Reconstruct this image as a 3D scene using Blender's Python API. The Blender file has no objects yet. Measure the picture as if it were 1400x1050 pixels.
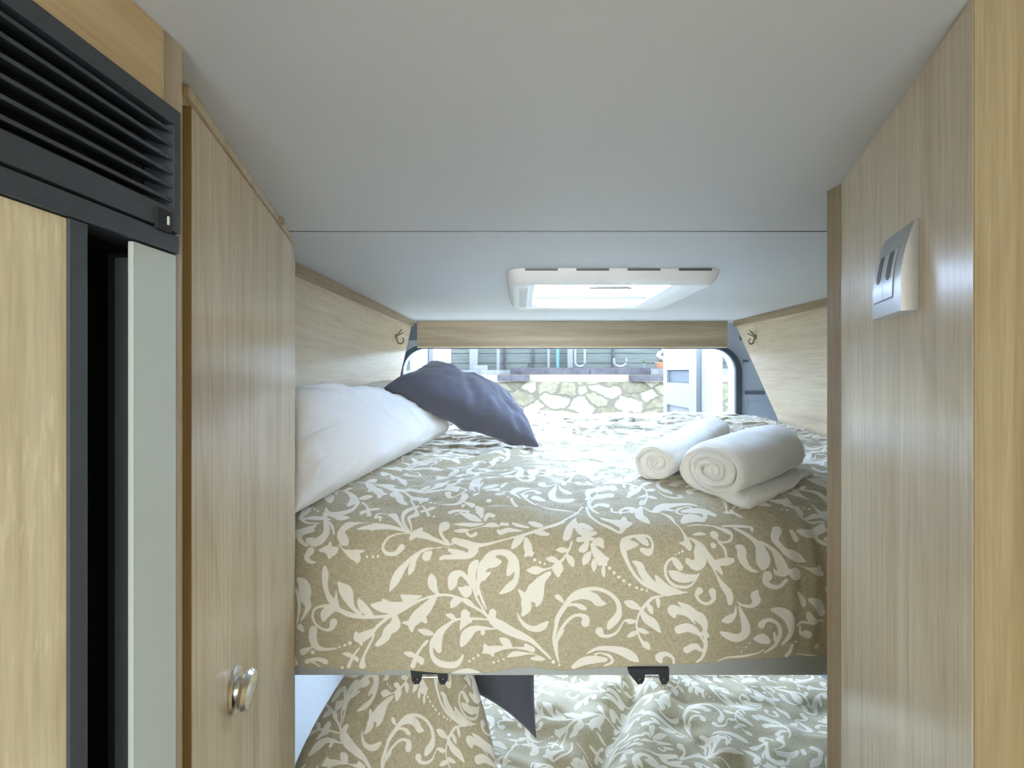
import bpy, bmesh, math, random
import numpy as np
from mathutils import Vector, Matrix

random.seed(7)
rng = np.random.RandomState(11)
SC = bpy.context.scene
COL = SC.collection
ZC = 1.6            # eye height above the van floor
F, CX, CY = 680.0, 712.0, 510.0


def P(px, py, d):
    """a point seen at pixel (px, py) at distance d along the van"""
    return Vector(((px - CX) / F * d, d, ZC + (CY - py) / F * d))


def W(x, d, z):
    return Vector((x, d, ZC + z))


# ------------------------------------------------------------------ materials
def nodes(m):
    m.use_nodes = True
    nt = m.node_tree
    nt.nodes.clear()
    out = nt.nodes.new('ShaderNodeOutputMaterial')
    b = nt.nodes.new('ShaderNodeBsdfPrincipled')
    nt.links.new(b.outputs[0], out.inputs[0])
    return nt, b, out


def N(nt, t, **kw):
    n = nt.nodes.new(t)
    for k, v in kw.items():
        setattr(n, k, v)
    return n


def ramp(nt, stops):
    r = N(nt, 'ShaderNodeValToRGB')
    e = r.color_ramp.elements
    while len(e) < len(stops):
        e.new(0.5)
    for el, (p, c) in zip(e, stops):
        el.position = p
        el.color = (*c, 1)
    return r


def tex_noise(nt, vec, scale, detail=4, rough=0.55, mapping=(1, 1, 1), rot=(0, 0, 0), dist=0.0):
    mp = N(nt, 'ShaderNodeMapping')
    mp.inputs['Scale'].default_value = mapping
    mp.inputs['Rotation'].default_value = rot
    nt.links.new(vec, mp.inputs[0])
    n = N(nt, 'ShaderNodeTexNoise')
    n.inputs['Scale'].default_value = scale
    n.inputs['Detail'].default_value = detail
    n.inputs['Roughness'].default_value = rough
    n.inputs['Distortion'].default_value = dist
    nt.links.new(mp.outputs[0], n.inputs['Vector'])
    return n


def bump(nt, b, h, strength=0.2, dist=0.002):
    bp = N(nt, 'ShaderNodeBump')
    bp.inputs['Strength'].default_value = strength
    bp.inputs['Distance'].default_value = dist
    nt.links.new(h, bp.inputs['Height'])
    nt.links.new(bp.outputs[0], b.inputs['Normal'])


def mat_plain(name, col, rough=0.5, metal=0.0, noise=0.05, nscale=40, bstr=0.05, spec=0.5, bdist=0.001):
    m = bpy.data.materials.new(name)
    nt, b, _ = nodes(m)
    tc = N(nt, 'ShaderNodeTexCoord')
    n = tex_noise(nt, tc.outputs['Object'], nscale)
    lo = tuple(c * (1 - noise) for c in col)
    hi = tuple(min(1, c * (1 + noise)) for c in col)
    r = ramp(nt, [(0.3, lo), (0.7, hi)])
    nt.links.new(n.outputs['Fac'], r.inputs[0])
    nt.links.new(r.outputs[0], b.inputs['Base Color'])
    b.inputs['Roughness'].default_value = rough
    b.inputs['Metallic'].default_value = metal
    b.inputs['Specular IOR Level'].default_value = spec
    if bstr:
        bump(nt, b, n.outputs['Fac'], bstr, bdist)
    return m


def mat_wood(name, light, mid, dark, axis=2, rough=0.38, sawn=False, seed=0.0, coarse=1.0):
    """oak decor laminate, grain running along axis"""
    m = bpy.data.materials.new(name)
    nt, b, _ = nodes(m)
    tc = N(nt, 'ShaderNodeTexCoord')
    off = N(nt, 'ShaderNodeVectorMath', operation='ADD')
    off.inputs[1].default_value = (seed, seed * 1.7, seed * 0.6)
    nt.links.new(tc.outputs['Object'], off.inputs[0])
    v = off.outputs[0]

    def st(a, l):
        s = [a, a, a]
        s[axis] = l
        return tuple(s)
    n1 = tex_noise(nt, v, 1.0, 6, 0.62, st(14 * coarse, 0.9), dist=0.9)
    n2 = tex_noise(nt, v, 1.0, 5, 0.6, st(170, 4.0), dist=0.2)
    n3 = tex_noise(nt, v, 1.0, 3, 0.5, st(480, 26))
    r1 = ramp(nt, [(0.30, dark), (0.47, mid), (0.62, light), (0.8, mid)])
    nt.links.new(n1.outputs['Fac'], r1.inputs[0])
    r2 = ramp(nt, [(0.30, (0.74, 0.70, 0.64)), (0.58, (1, 1, 1)), (0.8, (1.0, 1.0, 1.0))])
    nt.links.new(n2.outputs['Fac'], r2.inputs[0])
    mx = N(nt, 'ShaderNodeMix', data_type='RGBA', blend_type='MULTIPLY')
    mx.inputs[0].default_value = 0.5
    nt.links.new(r1.outputs[0], mx.inputs[6])
    nt.links.new(r2.outputs[0], mx.inputs[7])
    col = mx.outputs[2]
    hsrc = n2.outputs['Fac']
    # cathedral figure: contour lines of a long soft noise
    nc = tex_noise(nt, v, 1.0, 2, 0.45, st(5.5, 0.75), dist=0.4)
    m9 = N(nt, 'ShaderNodeMath', operation='MULTIPLY')
    m9.inputs[1].default_value = 26.0
    pp = N(nt, 'ShaderNodeMath', operation='PINGPONG')
    pp.inputs[1].default_value = 1.0
    rc = ramp(nt, [(0.0, (0.80, 0.76, 0.70)), (0.35, (1, 1, 1)), (1.0, (1, 1, 1))])
    nt.links.new(nc.outputs['Fac'], m9.inputs[0])
    nt.links.new(m9.outputs[0], pp.inputs[0])
    nt.links.new(pp.outputs[0], rc.inputs[0])
    mc = N(nt, 'ShaderNodeMix', data_type='RGBA', blend_type='MULTIPLY')
    mc.inputs[0].default_value = 0.2 if axis != 2 else 0.38
    nt.links.new(col, mc.inputs[6])
    nt.links.new(rc.outputs[0], mc.inputs[7])
    col = mc.outputs[2]
    if sawn:
        rot = (0.62, 0, 0)
        n4 = tex_noise(nt, v, 1.0, 3, 0.5, (30, 260, 34), rot=rot)
        msk = tex_noise(nt, v, 1.0, 2, 0.5, (9, 9, 16))
        r4 = ramp(nt, [(0.52, (0, 0, 0)), (0.66, (1, 1, 1))])
        rm = ramp(nt, [(0.42, (0, 0, 0)), (0.62, (1, 1, 1))])
        nt.links.new(n4.outputs['Fac'], r4.inputs[0])
        nt.links.new(msk.outputs['Fac'], rm.inputs[0])
        mm = N(nt, 'ShaderNodeMath', operation='MULTIPLY')
        nt.links.new(r4.outputs[0], mm.inputs[0])
        nt.links.new(rm.outputs[0], mm.inputs[1])
        sc = N(nt, 'ShaderNodeMath', operation='MULTIPLY')
        sc.inputs[1].default_value = 0.5
        nt.links.new(mm.outputs[0], sc.inputs[0])
        m2 = N(nt, 'ShaderNodeMix', data_type='RGBA')
        nt.links.new(sc.outputs[0], m2.inputs[0])
        nt.links.new(col, m2.inputs[6])
        m2.inputs[7].default_value = (*[min(1, c * 1.25) for c in light], 1)
        col = m2.outputs[2]
    r3 = ramp(nt, [(0.35, (0.9, 0.88, 0.85)), (0.55, (1, 1, 1))])
    nt.links.new(n3.outputs['Fac'], r3.inputs[0])
    m3 = N(nt, 'ShaderNodeMix', data_type='RGBA', blend_type='MULTIPLY')
    m3.inputs[0].default_value = 0.7
    nt.links.new(col, m3.inputs[6])
    nt.links.new(r3.outputs[0], m3.inputs[7])
    nt.links.new(m3.outputs[2], b.inputs['Base Color'])
    b.inputs['Roughness'].default_value = rough
    b.inputs['Specular IOR Level'].default_value = 0.5
    bump(nt, b, hsrc, 0.12, 0.0006)
    return m


def mat_cloth(name, col, rough=0.9, weave=900, var=0.08, sheen=0.3, bstr=0.25):
    m = bpy.data.materials.new(name)
    nt, b, _ = nodes(m)
    tc = N(nt, 'ShaderNodeTexCoord')
    n = tex_noise(nt, tc.outputs['Object'], weave, 2)
    g = tex_noise(nt, tc.outputs['Object'], 14, 4)
    lo = tuple(c * (1 - var) for c in col)
    hi = tuple(min(1, c * (1 + var)) for c in col)
    r = ramp(nt, [(0.35, lo), (0.65, hi)])
    nt.links.new(n.outputs['Fac'], r.inputs[0])
    nt.links.new(r.outputs[0], b.inputs['Base Color'])
    b.inputs['Roughness'].default_value = rough
    b.inputs['Sheen Weight'].default_value = sheen
    b.inputs['Specular IOR Level'].default_value = 0.25
    ad = N(nt, 'ShaderNodeMath', operation='MULTIPLY_ADD')
    ad.inputs[1].default_value = 0.15
    nt.links.new(n.outputs['Fac'], ad.inputs[0])
    nt.links.new(g.outputs['Fac'], ad.inputs[2])
    bump(nt, b, ad.outputs[0], bstr, 0.004)
    return m


def mat_damask(name):
    """linen ground with printed cream scrolls; the print is the float attribute 'scroll' (mm to its outline)"""
    m = bpy.data.materials.new(name)
    nt, b, _ = nodes(m)
    at = N(nt, 'ShaderNodeAttribute', attribute_name='scroll')
    mr = N(nt, 'ShaderNodeMapRange')
    mr.inputs[1].default_value = 0.5
    mr.inputs[2].default_value = -0.5
    mr.inputs[3].default_value = 0
    mr.inputs[4].default_value = 1
    nt.links.new(at.outputs['Fac'], mr.inputs[0])
    tc = N(nt, 'ShaderNodeTexCoord')
    a = tex_noise(nt, tc.outputs['Object'], 1.0, 2, 0.5, (900, 120, 120))
    c = tex_noise(nt, tc.outputs['Object'], 1.0, 2, 0.5, (110, 700, 900))
    ad = N(nt, 'ShaderNodeMath', operation='ADD')
    nt.links.new(a.outputs['Fac'], ad.inputs[0])
    nt.links.new(c.outputs['Fac'], ad.inputs[1])
    r = ramp(nt, [(0.80, (0.365, 0.325, 0.215)), (1.0, (0.45, 0.405, 0.28)), (1.0, (0.53, 0.485, 0.35))])
    hf = N(nt, 'ShaderNodeMath', operation='MULTIPLY')
    hf.inputs[1].default_value = 0.5
    nt.links.new(ad.outputs[0], hf.inputs[0])
    r.color_ramp.elements[0].position = 0.40
    r.color_ramp.elements[1].position = 0.50
    r.color_ramp.elements[2].position = 0.60
    nt.links.new(hf.outputs[0], r.inputs[0])
    mx = N(nt, 'ShaderNodeMix', data_type='RGBA')
    nt.links.new(mr.outputs[0], mx.inputs[0])
    nt.links.new(r.outputs[0], mx.inputs[6])
    mx.inputs[7].default_value = (0.82, 0.80, 0.72, 1)
    nt.links.new(mx.outputs[2], b.inputs['Base Color'])
    b.inputs['Roughness'].default_value = 0.62
    b.inputs['Sheen Weight'].default_value = 0.45
    b.inputs['Sheen Roughness'].default_value = 0.4
    b.inputs['Specular IOR Level'].default_value = 0.35
    bump(nt, b, hf.outputs[0], 0.12, 0.001)
    return m


def mat_glass(name, clear):
    m = bpy.data.materials.new(name)
    m.use_nodes = True
    nt = m.node_tree
    nt.nodes.clear()
    out = N(nt, 'ShaderNodeOutputMaterial')
    t = N(nt, 'ShaderNodeBsdfTranslucent')
    t.inputs[0].default_value = (0.95, 0.97, 1, 1)
    tr = N(nt, 'ShaderNodeBsdfTransparent')
    tr.inputs[0].default_value = (0.92, 0.95, 1, 1)
    mx = N(nt, 'ShaderNodeMixShader')
    no = N(nt, 'ShaderNodeTexNoise')
    no.inputs['Scale'].default_value = 30
    mr = N(nt, 'ShaderNodeMapRange')
    mr.inputs[3].default_value = clear - 0.05
    mr.inputs[4].default_value = clear + 0.05
    nt.links.new(no.outputs['Fac'], mr.inputs[0])
    nt.links.new(mr.outputs[0], mx.inputs[0])
    nt.links.new(t.outputs[0], mx.inputs[1])
    nt.links.new(tr.outputs[0], mx.inputs[2])
    nt.links.new(mx.outputs[0], out.inputs[0])
    return m


def mat_stone(name):
    m = bpy.data.materials.new(name)
    nt, b, _ = nodes(m)
    tc = N(nt, 'ShaderNodeTexCoord')
    wob = tex_noise(nt, tc.outputs['Object'], 6, 3)
    mixv = N(nt, 'ShaderNodeMix', data_type='RGBA')
    mixv.inputs[0].default_value = 0.12
    nt.links.new(tc.outputs['Object'], mixv.inputs[6])
    nt.links.new(wob.outputs['Color'], mixv.inputs[7])
    mp = N(nt, 'ShaderNodeMapping')
    mp.inputs['Scale'].default_value = (4.4, 4.4, 7.6)
    nt.links.new(mixv.outputs[2], mp.inputs[0])
    vo = N(nt, 'ShaderNodeTexVoronoi', feature='DISTANCE_TO_EDGE')
    vc = N(nt, 'ShaderNodeTexVoronoi')
    for q in (vo, vc):
        q.inputs['Scale'].default_value = 1.0
        nt.links.new(mp.outputs[0], q.inputs['Vector'])
    n = tex_noise(nt, tc.outputs['Object'], 18, 6, 0.65)
    r = ramp(nt, [(0.3, (0.22, 0.19, 0.125)), (0.5, (0.29, 0.26, 0.18)), (0.7, (0.34, 0.315, 0.24))])
    nt.links.new(n.outputs['Fac'], r.inputs[0])
    hs = N(nt, 'ShaderNodeMix', data_type='RGBA', blend_type='SOFT_LIGHT')
    hs.inputs[0].default_value = 0.45
    nt.links.new(r.outputs[0], hs.inputs[6])
    sx = N(nt, 'ShaderNodeSeparateColor')
    nt.links.new(vc.outputs['Color'], sx.inputs[0])
    nt.links.new(sx.outputs[0], hs.inputs[7])
    rg = ramp(nt, [(0.02, (0, 0, 0)), (0.10, (1, 1, 1))])
    nt.links.new(vo.outputs['Distance'], rg.inputs[0])
    mx = N(nt, 'ShaderNodeMix', data_type='RGBA')
    nt.links.new(rg.outputs[0], mx.inputs[0])
    mx.inputs[6].default_value = (0.16, 0.145, 0.11, 1)
    nt.links.new(hs.outputs[2], mx.inputs[7])
    nt.links.new(mx.outputs[2], b.inputs['Base Color'])
    b.inputs['Roughness'].default_value = 0.9
    bump(nt, b, rg.outputs[0], 0.5, 0.02)
    return m


def mat_planks(name, col, pitch=0.085):
    m = bpy.data.materials.new(name)
    nt, b, _ = nodes(m)
    tc = N(nt, 'ShaderNodeTexCoord')
    n = tex_noise(nt, tc.outputs['Object'], 1.0, 5, 0.6, (3, 3, 60))
    lo = tuple(c * 0.72 for c in col)
    hi = tuple(min(1, c * 1.18) for c in col)
    r = ramp(nt, [(0.3, lo), (0.7, hi)])
    nt.links.new(n.outputs['Fac'], r.inputs[0])
    nt.links.new(r.outputs[0], b.inputs['Base Color'])
    b.inputs['Roughness'].default_value = 0.8
    bump(nt, b, n.outputs['Fac'], 0.3, 0.004)
    return m


M = {}
M['wood_L'] = mat_wood('oak_laminate', (0.79, 0.67, 0.475), (0.735, 0.605, 0.415), (0.65, 0.52, 0.34), 2, 0.25)
M['wood_R'] = mat_wood('pale_oak_laminate', (0.78, 0.69, 0.54), (0.74, 0.645, 0.49), (0.68, 0.58, 0.425), 2, 0.25, seed=3.3)
M['wood_Y'] = mat_wood('golden_sawn_oak', (0.82, 0.745, 0.53), (0.76, 0.67, 0.445), (0.67, 0.57, 0.345), 2, 0.45, sawn=True, seed=5.1)
M['wood_G'] = mat_wood('golden_oak', (0.78, 0.67, 0.44), (0.64, 0.515, 0.30), (0.46, 0.345, 0.165), 2, 0.42, seed=8.4, coarse=2.4)
M['wood_H'] = mat_wood('oak_horizontal', (0.80, 0.67, 0.49), (0.73, 0.595, 0.42), (0.61, 0.475, 0.315), 1, 0.35, seed=1.9)
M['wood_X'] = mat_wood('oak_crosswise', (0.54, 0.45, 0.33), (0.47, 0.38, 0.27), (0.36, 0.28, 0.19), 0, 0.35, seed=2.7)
M['wood_T'] = mat_wood('oak_top_board', (0.58, 0.44, 0.25), (0.50, 0.36, 0.19), (0.40, 0.28, 0.14), 1, 0.35, seed=6.2)
M['edge'] = mat_wood('oak_edge_band', (0.47, 0.385, 0.265), (0.41, 0.33, 0.225), (0.34, 0.27, 0.175), 2, 0.4, seed=4.2)
M['edge_y'] = mat_wood('oak_edge_golden', (0.36, 0.265, 0.12), (0.30, 0.21, 0.09), (0.24, 0.16, 0.06), 2, 0.4, seed=4.9)
M['edge_h'] = mat_wood('oak_trim_along', (0.42, 0.32, 0.20), (0.35, 0.26, 0.16), (0.27, 0.20, 0.12), 1, 0.4, seed=7.7)
M['ceiling'] = mat_plain('ceiling_laminate', (0.62, 0.632, 0.648), 0.55, 0, 0.015, 3, 0.0)
M['ceil_trim'] = mat_plain('ceiling_joint_grey', (0.16, 0.165, 0.175), 0.5, 0, 0.02)
M['black'] = mat_plain('black_plastic', (0.026, 0.029, 0.036), 0.42, 0, 0.1, 300, 0.1)
M['graphite'] = mat_plain('graphite_plastic', (0.045, 0.055, 0.068), 0.42, 0, 0.08, 200, 0.05)
M['void'] = mat_plain('black_recess', (0.006, 0.006, 0.007), 0.6, 0, 0.0, 20, 0)
M['alu'] = mat_plain('satin_aluminium', (0.54, 0.60, 0.58), 0.42, 0.1, 0.015, 8, 0)
M['alu_dark'] = mat_plain('grey_gasket', (0.10, 0.12, 0.125), 0.5, 0, 0.05, 60, 0)
M['rail'] = mat_plain('grey_bed_rail_paint', (0.40, 0.43, 0.42), 0.45, 0.1, 0.03, 20, 0.02)
M['chrome'] = mat_plain('brushed_chrome', (0.74, 0.74, 0.70), 0.22, 1.0, 0.02, 60, 0)
M['silver'] = mat_plain('silver_plastic', (0.50, 0.52, 0.54), 0.30, 0.55, 0.015, 60, 0)
M['silver_face'] = mat_plain('silver_rocker', (0.62, 0.64, 0.68), 0.28, 0.45, 0.015, 60, 0)
M['slot'] = mat_plain('dark_slot', (0.10, 0.10, 0.115), 0.4, 0.3, 0.05, 60, 0)
M['white_pl'] = mat_plain('white_plastic', (0.80, 0.80, 0.79), 0.35, 0, 0.01, 30, 0)
M['grey_pl'] = mat_plain('light_grey_plastic', (0.55, 0.56, 0.57), 0.4, 0, 0.02, 30, 0)
M['van_grey'] = mat_plain('blue_grey_van_trim', (0.64, 0.69, 0.75), 0.55, 0, 0.03, 250, 0.05)
M['van_dark'] = mat_plain('dark_blue_grey_trim', (0.17, 0.20, 0.235), 0.55, 0, 0.03, 250, 0.05)
M['rubber'] = mat_plain('black_rubber', (0.075, 0.095, 0.115), 0.55, 0, 0.05, 200, 0.05)
M['door_white'] = mat_plain('white_paint', (0.46, 0.48, 0.51), 0.25, 0, 0.01, 10, 0)
M['door_trim'] = mat_plain('pale_door_trim', (0.30, 0.31, 0.325), 0.5, 0, 0.02, 200, 0.03)
M['pocket'] = mat_plain('grey_door_pocket', (0.13, 0.155, 0.19), 0.5, 0, 0.03, 200, 0.02)
M['floor'] = mat_plain('grey_vinyl_floor', (0.22, 0.21, 0.20), 0.5, 0, 0.15, 30, 0.02)
M['white_cloth'] = mat_cloth('white_cotton', (0.86, 0.86, 0.85), 0.9, 1200, 0.02, 0.15, 0.15)
M['cream_cloth'] = mat_cloth('cream_cotton', (0.72, 0.66, 0.54), 0.9, 1200, 0.03, 0.15, 0.15)
M['slate_cloth'] = mat_cloth('slate_cotton', (0.092, 0.095, 0.122), 0.8, 1400, 0.06, 0.25, 0.2)
M['terry'] = mat_cloth('white_terry', (0.86, 0.855, 0.81), 0.95, 420, 0.05, 0.35, 0.9)
M['mattress'] = mat_cloth('mattress_ticking', (0.55, 0.55, 0.56), 0.9, 800, 0.04, 0.1, 0.2)
M['damask'] = mat_damask('scroll_print_linen')
M['glass'] = mat_glass('pleated_blind_cloth', 0.06)
M['clear'] = mat_glass('clear_rooflight', 0.90)
M['stone'] = mat_stone('limestone_rubble')
M['slate'] = mat_plain('grey_slate', (0.09, 0.085, 0.095), 0.8, 0, 0.35, 14, 0.4, bdist=0.01)
M['slate_light'] = mat_plain('weathered_slate', (0.20, 0.21, 0.22), 0.8, 0, 0.3, 14, 0.4, bdist=0.01)
M['sand'] = mat_plain('buff_mortar', (0.40, 0.35, 0.26), 0.9, 0, 0.12, 20, 0.3, bdist=0.01)
M['planks'] = mat_planks('sage_planks', (0.17, 0.19, 0.175))
M['ground'] = mat_plain('pale_paving', (0.70, 0.71, 0.73), 0.95, 0, 0.2, 40, 0.5, bdist=0.01)
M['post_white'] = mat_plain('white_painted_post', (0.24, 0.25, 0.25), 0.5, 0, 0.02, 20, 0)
M['turq'] = mat_plain('turquoise_paint', (0.12, 0.27, 0.32), 0.5, 0, 0.04, 20, 0)
M['terra'] = mat_plain('terracotta', (0.40, 0.19, 0.11), 0.85, 0, 0.1, 30, 0.1)
M['leaf'] = mat_plain('green_leaf', (0.14, 0.22, 0.12), 0.6, 0, 0.3, 30, 0.1)
M['petal'] = mat_plain('white_petal', (0.85, 0.83, 0.74), 0.7, 0, 0.03, 30, 0)
M['brass'] = mat_plain('aged_brass', (0.24, 0.20, 0.14), 0.4, 0.8, 0.1, 60, 0)


# ------------------------------------------------------------------ builders
class Root:
    pass


def link_mesh(name, me, mat, parent=None, smooth=False):
    o = bpy.data.objects.new(name, me)
    COL.objects.link(o)
    if mat is not None:
        me.materials.append(mat)
    if smooth:
        me.polygons.foreach_set('use_smooth', [True] * len(me.polygons))
    me.update()
    if parent is not None:
        off = world_loc(parent)
        me.transform(Matrix.Translation(-off))
        o.parent = parent
    else:
        co = [v.co for v in me.vertices]
        lo = Vector((min(c.x for c in co), min(c.y for c in co), min(c.z for c in co)))
        hi = Vector((max(c.x for c in co), max(c.y for c in co), max(c.z for c in co)))
        c = Vector(((lo.x + hi.x) / 2, (lo.y + hi.y) / 2, lo.z))
        me.transform(Matrix.Translation(-c))
        o.location = c
    return o


def world_loc(o):
    v = Vector((0, 0, 0))
    while o is not None:
        v += o.location
        o = o.parent
    return v


def thing(name, label, cat, loc, group=None):
    o = bpy.data.objects.new(name, None)
    o.empty_display_size = 0.05
    COL.objects.link(o)
    o.location = loc
    return tag(o, label, cat, group)


def tag(o, label, cat, group=None):
    o['label'] = label
    o['category'] = cat
    if group:
        o['group'] = group
    return o


def struct(o, label=None, cat=None):
    o['kind'] = 'structure'
    if label:
        o['label'] = label
    if cat:
        o['category'] = cat
    return o


def bm_obj(name, bm, mat, parent=None, smooth=False, bevel=0.0, seg=2):
    if bevel > 0:
        bmesh.ops.bevel(bm, geom=[e for e in bm.edges if e.is_manifold and e.calc_face_angle(0) > 0.5],
                        offset=bevel, segments=seg, profile=0.5, affect='EDGES', clamp_overlap=True)
    bmesh.ops.recalc_face_normals(bm, faces=bm.faces)
    me = bpy.data.meshes.new(name)
    bm.to_mesh(me)
    bm.free()
    o = link_mesh(name, me, mat, parent, False)
    if smooth:
        for p in me.polygons:
            p.use_smooth = True
        try:
            me.set_sharp_from_angle(angle=0.7)
        except Exception:
            pass
    return o


def add_box(bm, x0, x1, y0, y1, z0, z1):
    """y is distance d, z relative to the eye"""
    vs = [bm.verts.new(W(x, y, z)) for x in (x0, x1) for y in (y0, y1) for z in (z0, z1)]
    for f in ((0, 1, 3, 2), (4, 6, 7, 5), (0, 4, 5, 1), (2, 3, 7, 6), (0, 2, 6, 4), (1, 5, 7, 3)):
        bm.faces.new([vs[i] for i in f])
    return vs


def box(name, x0, x1, y0, y1, z0, z1, mat, parent=None, bevel=0.002):
    bm = bmesh.new()
    add_box(bm, x0, x1, y0, y1, z0, z1)
    return bm_obj(name, bm, mat, parent, bevel > 0, bevel)


def add_prism(bm, pts, z0, z1):
    """pts (x, d) polygon, extruded from z0 to z1"""
    a = [bm.verts.new(W(x, d, z0)) for x, d in pts]
    b = [bm.verts.new(W(x, d, z1)) for x, d in pts]
    n = len(pts)
    bm.faces.new(a[::-1])
    bm.faces.new(b)
    for i in range(n):
        bm.faces.new((a[i], a[(i + 1) % n], b[(i + 1) % n], b[i]))


def prism(name, pts, z0, z1, mat, parent=None, bevel=0.0015):
    bm = bmesh.new()
    add_prism(bm, pts, z0, z1)
    return bm_obj(name, bm, mat, parent, bevel > 0, bevel)


def add_poly_extrude(bm, pts3, vec):
    a = [bm.verts.new(p) for p in pts3]
    b = [bm.verts.new(p + vec) for p in pts3]
    n = len(a)
    bm.faces.new(a)
    bm.faces.new(b[::-1])
    for i in range(n):
        bm.faces.new((a[i], b[i], b[(i + 1) % n], a[(i + 1) % n]))


def add_tube(bm, pts, r, n=8, cap=True):
    pts = [Vector(p) for p in pts]
    rs = r if isinstance(r, (list, tuple)) else [r] * len(pts)
    rings = []
    up = Vector((0, 0, 1))
    for i, p in enumerate(pts):
        t = (pts[min(i + 1, len(pts) - 1)] - pts[max(i - 1, 0)]).normalized()
        u = up if abs(t.dot(up)) < 0.95 else Vector((1, 0, 0))
        a = t.cross(u).normalized()
        b = t.cross(a).normalized()
        rings.append([bm.verts.new(p + rs[i] * (math.cos(2 * math.pi * k / n) * a + math.sin(2 * math.pi * k / n) * b)) for k in range(n)])
    for i in range(len(rings) - 1):
        for k in range(n):
            bm.faces.new((rings[i][k], rings[i][(k + 1) % n], rings[i + 1][(k + 1) % n], rings[i + 1][k]))
    if cap:
        bm.faces.new(rings[0][::-1])
        bm.faces.new(rings[-1])


def add_lathe(bm, o, ax, prof, n=32):
    """prof: list of (radius, height along ax) from origin o"""
    ax = ax.normalized()
    u = Vector((0, 0, 1)) if abs(ax.z) < 0.9 else Vector((1, 0, 0))
    a = ax.cross(u).normalized()
    b = ax.cross(a).normalized()
    rings = []
    for r, h in prof:
        rings.append([bm.verts.new(o + ax * h + r * (math.cos(2 * math.pi * k / n) * a + math.sin(2 * math.pi * k / n) * b)) for k in range(n)])
    for i in range(len(rings) - 1):
        for k in range(n):
            bm.faces.new((rings[i][k], rings[i][(k + 1) % n], rings[i + 1][(k + 1) % n], rings[i + 1][k]))
    bm.faces.new(rings[0][::-1])
    bm.faces.new(rings[-1])


def grid_panel(bm, us, vs, depth, fn, hole=None, hole_depth=None):
    """slab in local (u, v, w), w from 0 (face) to -depth; the (i, j) cells in `hole` are open or recessed to hole_depth"""
    hole = hole or []
    cache = {}

    def V(u, v, w):
        k = (round(u, 5), round(v, 5), round(w, 5))
        if k not in cache:
            cache[k] = bm.verts.new(fn(u, v, w))
        return cache[k]
    hs = set(hole)
    nu, nv = len(us) - 1, len(vs) - 1
    for i in range(nu):
        for j in range(nv):
            u0, u1, v0, v1 = us[i], us[i + 1], vs[j], vs[j + 1]
            if (i, j) not in hs:
                bm.faces.new([V(u0, v0, 0), V(u1, v0, 0), V(u1, v1, 0), V(u0, v1, 0)])
            elif hole_depth:
                bm.faces.new([V(u0, v0, -hole_depth), V(u1, v0, -hole_depth), V(u1, v1, -hole_depth), V(u0, v1, -hole_depth)])
            if (i, j) not in hs or hole_depth:
                bm.faces.new([V(u0, v1, -depth), V(u1, v1, -depth), V(u1, v0, -depth), V(u0, v0, -depth)])
    hd = hole_depth if hole_depth else depth

    def state(i, j):
        if i < 0 or j < 0 or i >= nu or j >= nv:
            return 'out'
        return 'hole' if (i, j) in hs else 'solid'
    for i in range(nu):
        for j in range(nv):
            u0, u1, v0, v1 = us[i], us[i + 1], vs[j], vs[j + 1]
            for (di, dj, a, b) in ((-1, 0, (u0, v0), (u0, v1)), (1, 0, (u1, v0), (u1, v1)), (0, -1, (u0, v0), (u1, v0)), (0, 1, (u0, v1), (u1, v1))):
                s, t = state(i, j), state(i + di, j + dj)
                if s == 'solid' and t == 'out':
                    bm.faces.new([V(*a, 0), V(*b, 0), V(*b, -depth), V(*a, -depth)])
                if s == 'solid' and t == 'hole':
                    bm.faces.new([V(*a, 0), V(*b, 0), V(*b, -hd), V(*a, -hd)])


def rrect(x0, x1, z0, z1, r, n=8):
    pts = []
    for cx, cz, a0 in ((x1 - r, z1 - r, 0), (x0 + r, z1 - r, 90), (x0 + r, z0 + r, 180), (x1 - r, z0 + r, 270)):
        for k in range(n + 1):
            a = math.radians(a0 + 90 * k / n)
            pts.append((cx + r * math.cos(a), cz + r * math.sin(a)))
    return pts


def add_ring(bm, inner, outer, d0, d1):
    n = len(inner)
    L = [[bm.verts.new(W(x, d, z)) for x, z in ps] for ps, d in ((inner, d0), (outer, d0), (outer, d1), (inner, d1))]
    for i in range(n):
        j = (i + 1) % n
        for q in range(4):
            A, B = L[q], L[(q + 1) % 4]
            bm.faces.new((A[i], A[j], B[j], B[i]))


# value noise on arrays
_T = rng.rand(256, 256)


def vnoise(x, y, seed=0):
    x = np.asarray(x, float) + seed * 17.31
    y = np.asarray(y, float) + seed * 9.77
    xi = np.floor(x).astype(int)
    yi = np.floor(y).astype(int)
    fx, fy = x - xi, y - yi
    fx = fx * fx * fx * (fx * (fx * 6 - 15) + 10)
    fy = fy * fy * fy * (fy * (fy * 6 - 15) + 10)
    a = _T[xi & 255, yi & 255]
    b = _T[(xi + 1) & 255, yi & 255]
    c = _T[xi & 255, (yi + 1) & 255]
    d = _T[(xi + 1) & 255, (yi + 1) & 255]
    return (a * (1 - fx) + b * fx) * (1 - fy) + (c * (1 - fx) + d * fx) * fy - 0.5


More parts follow.
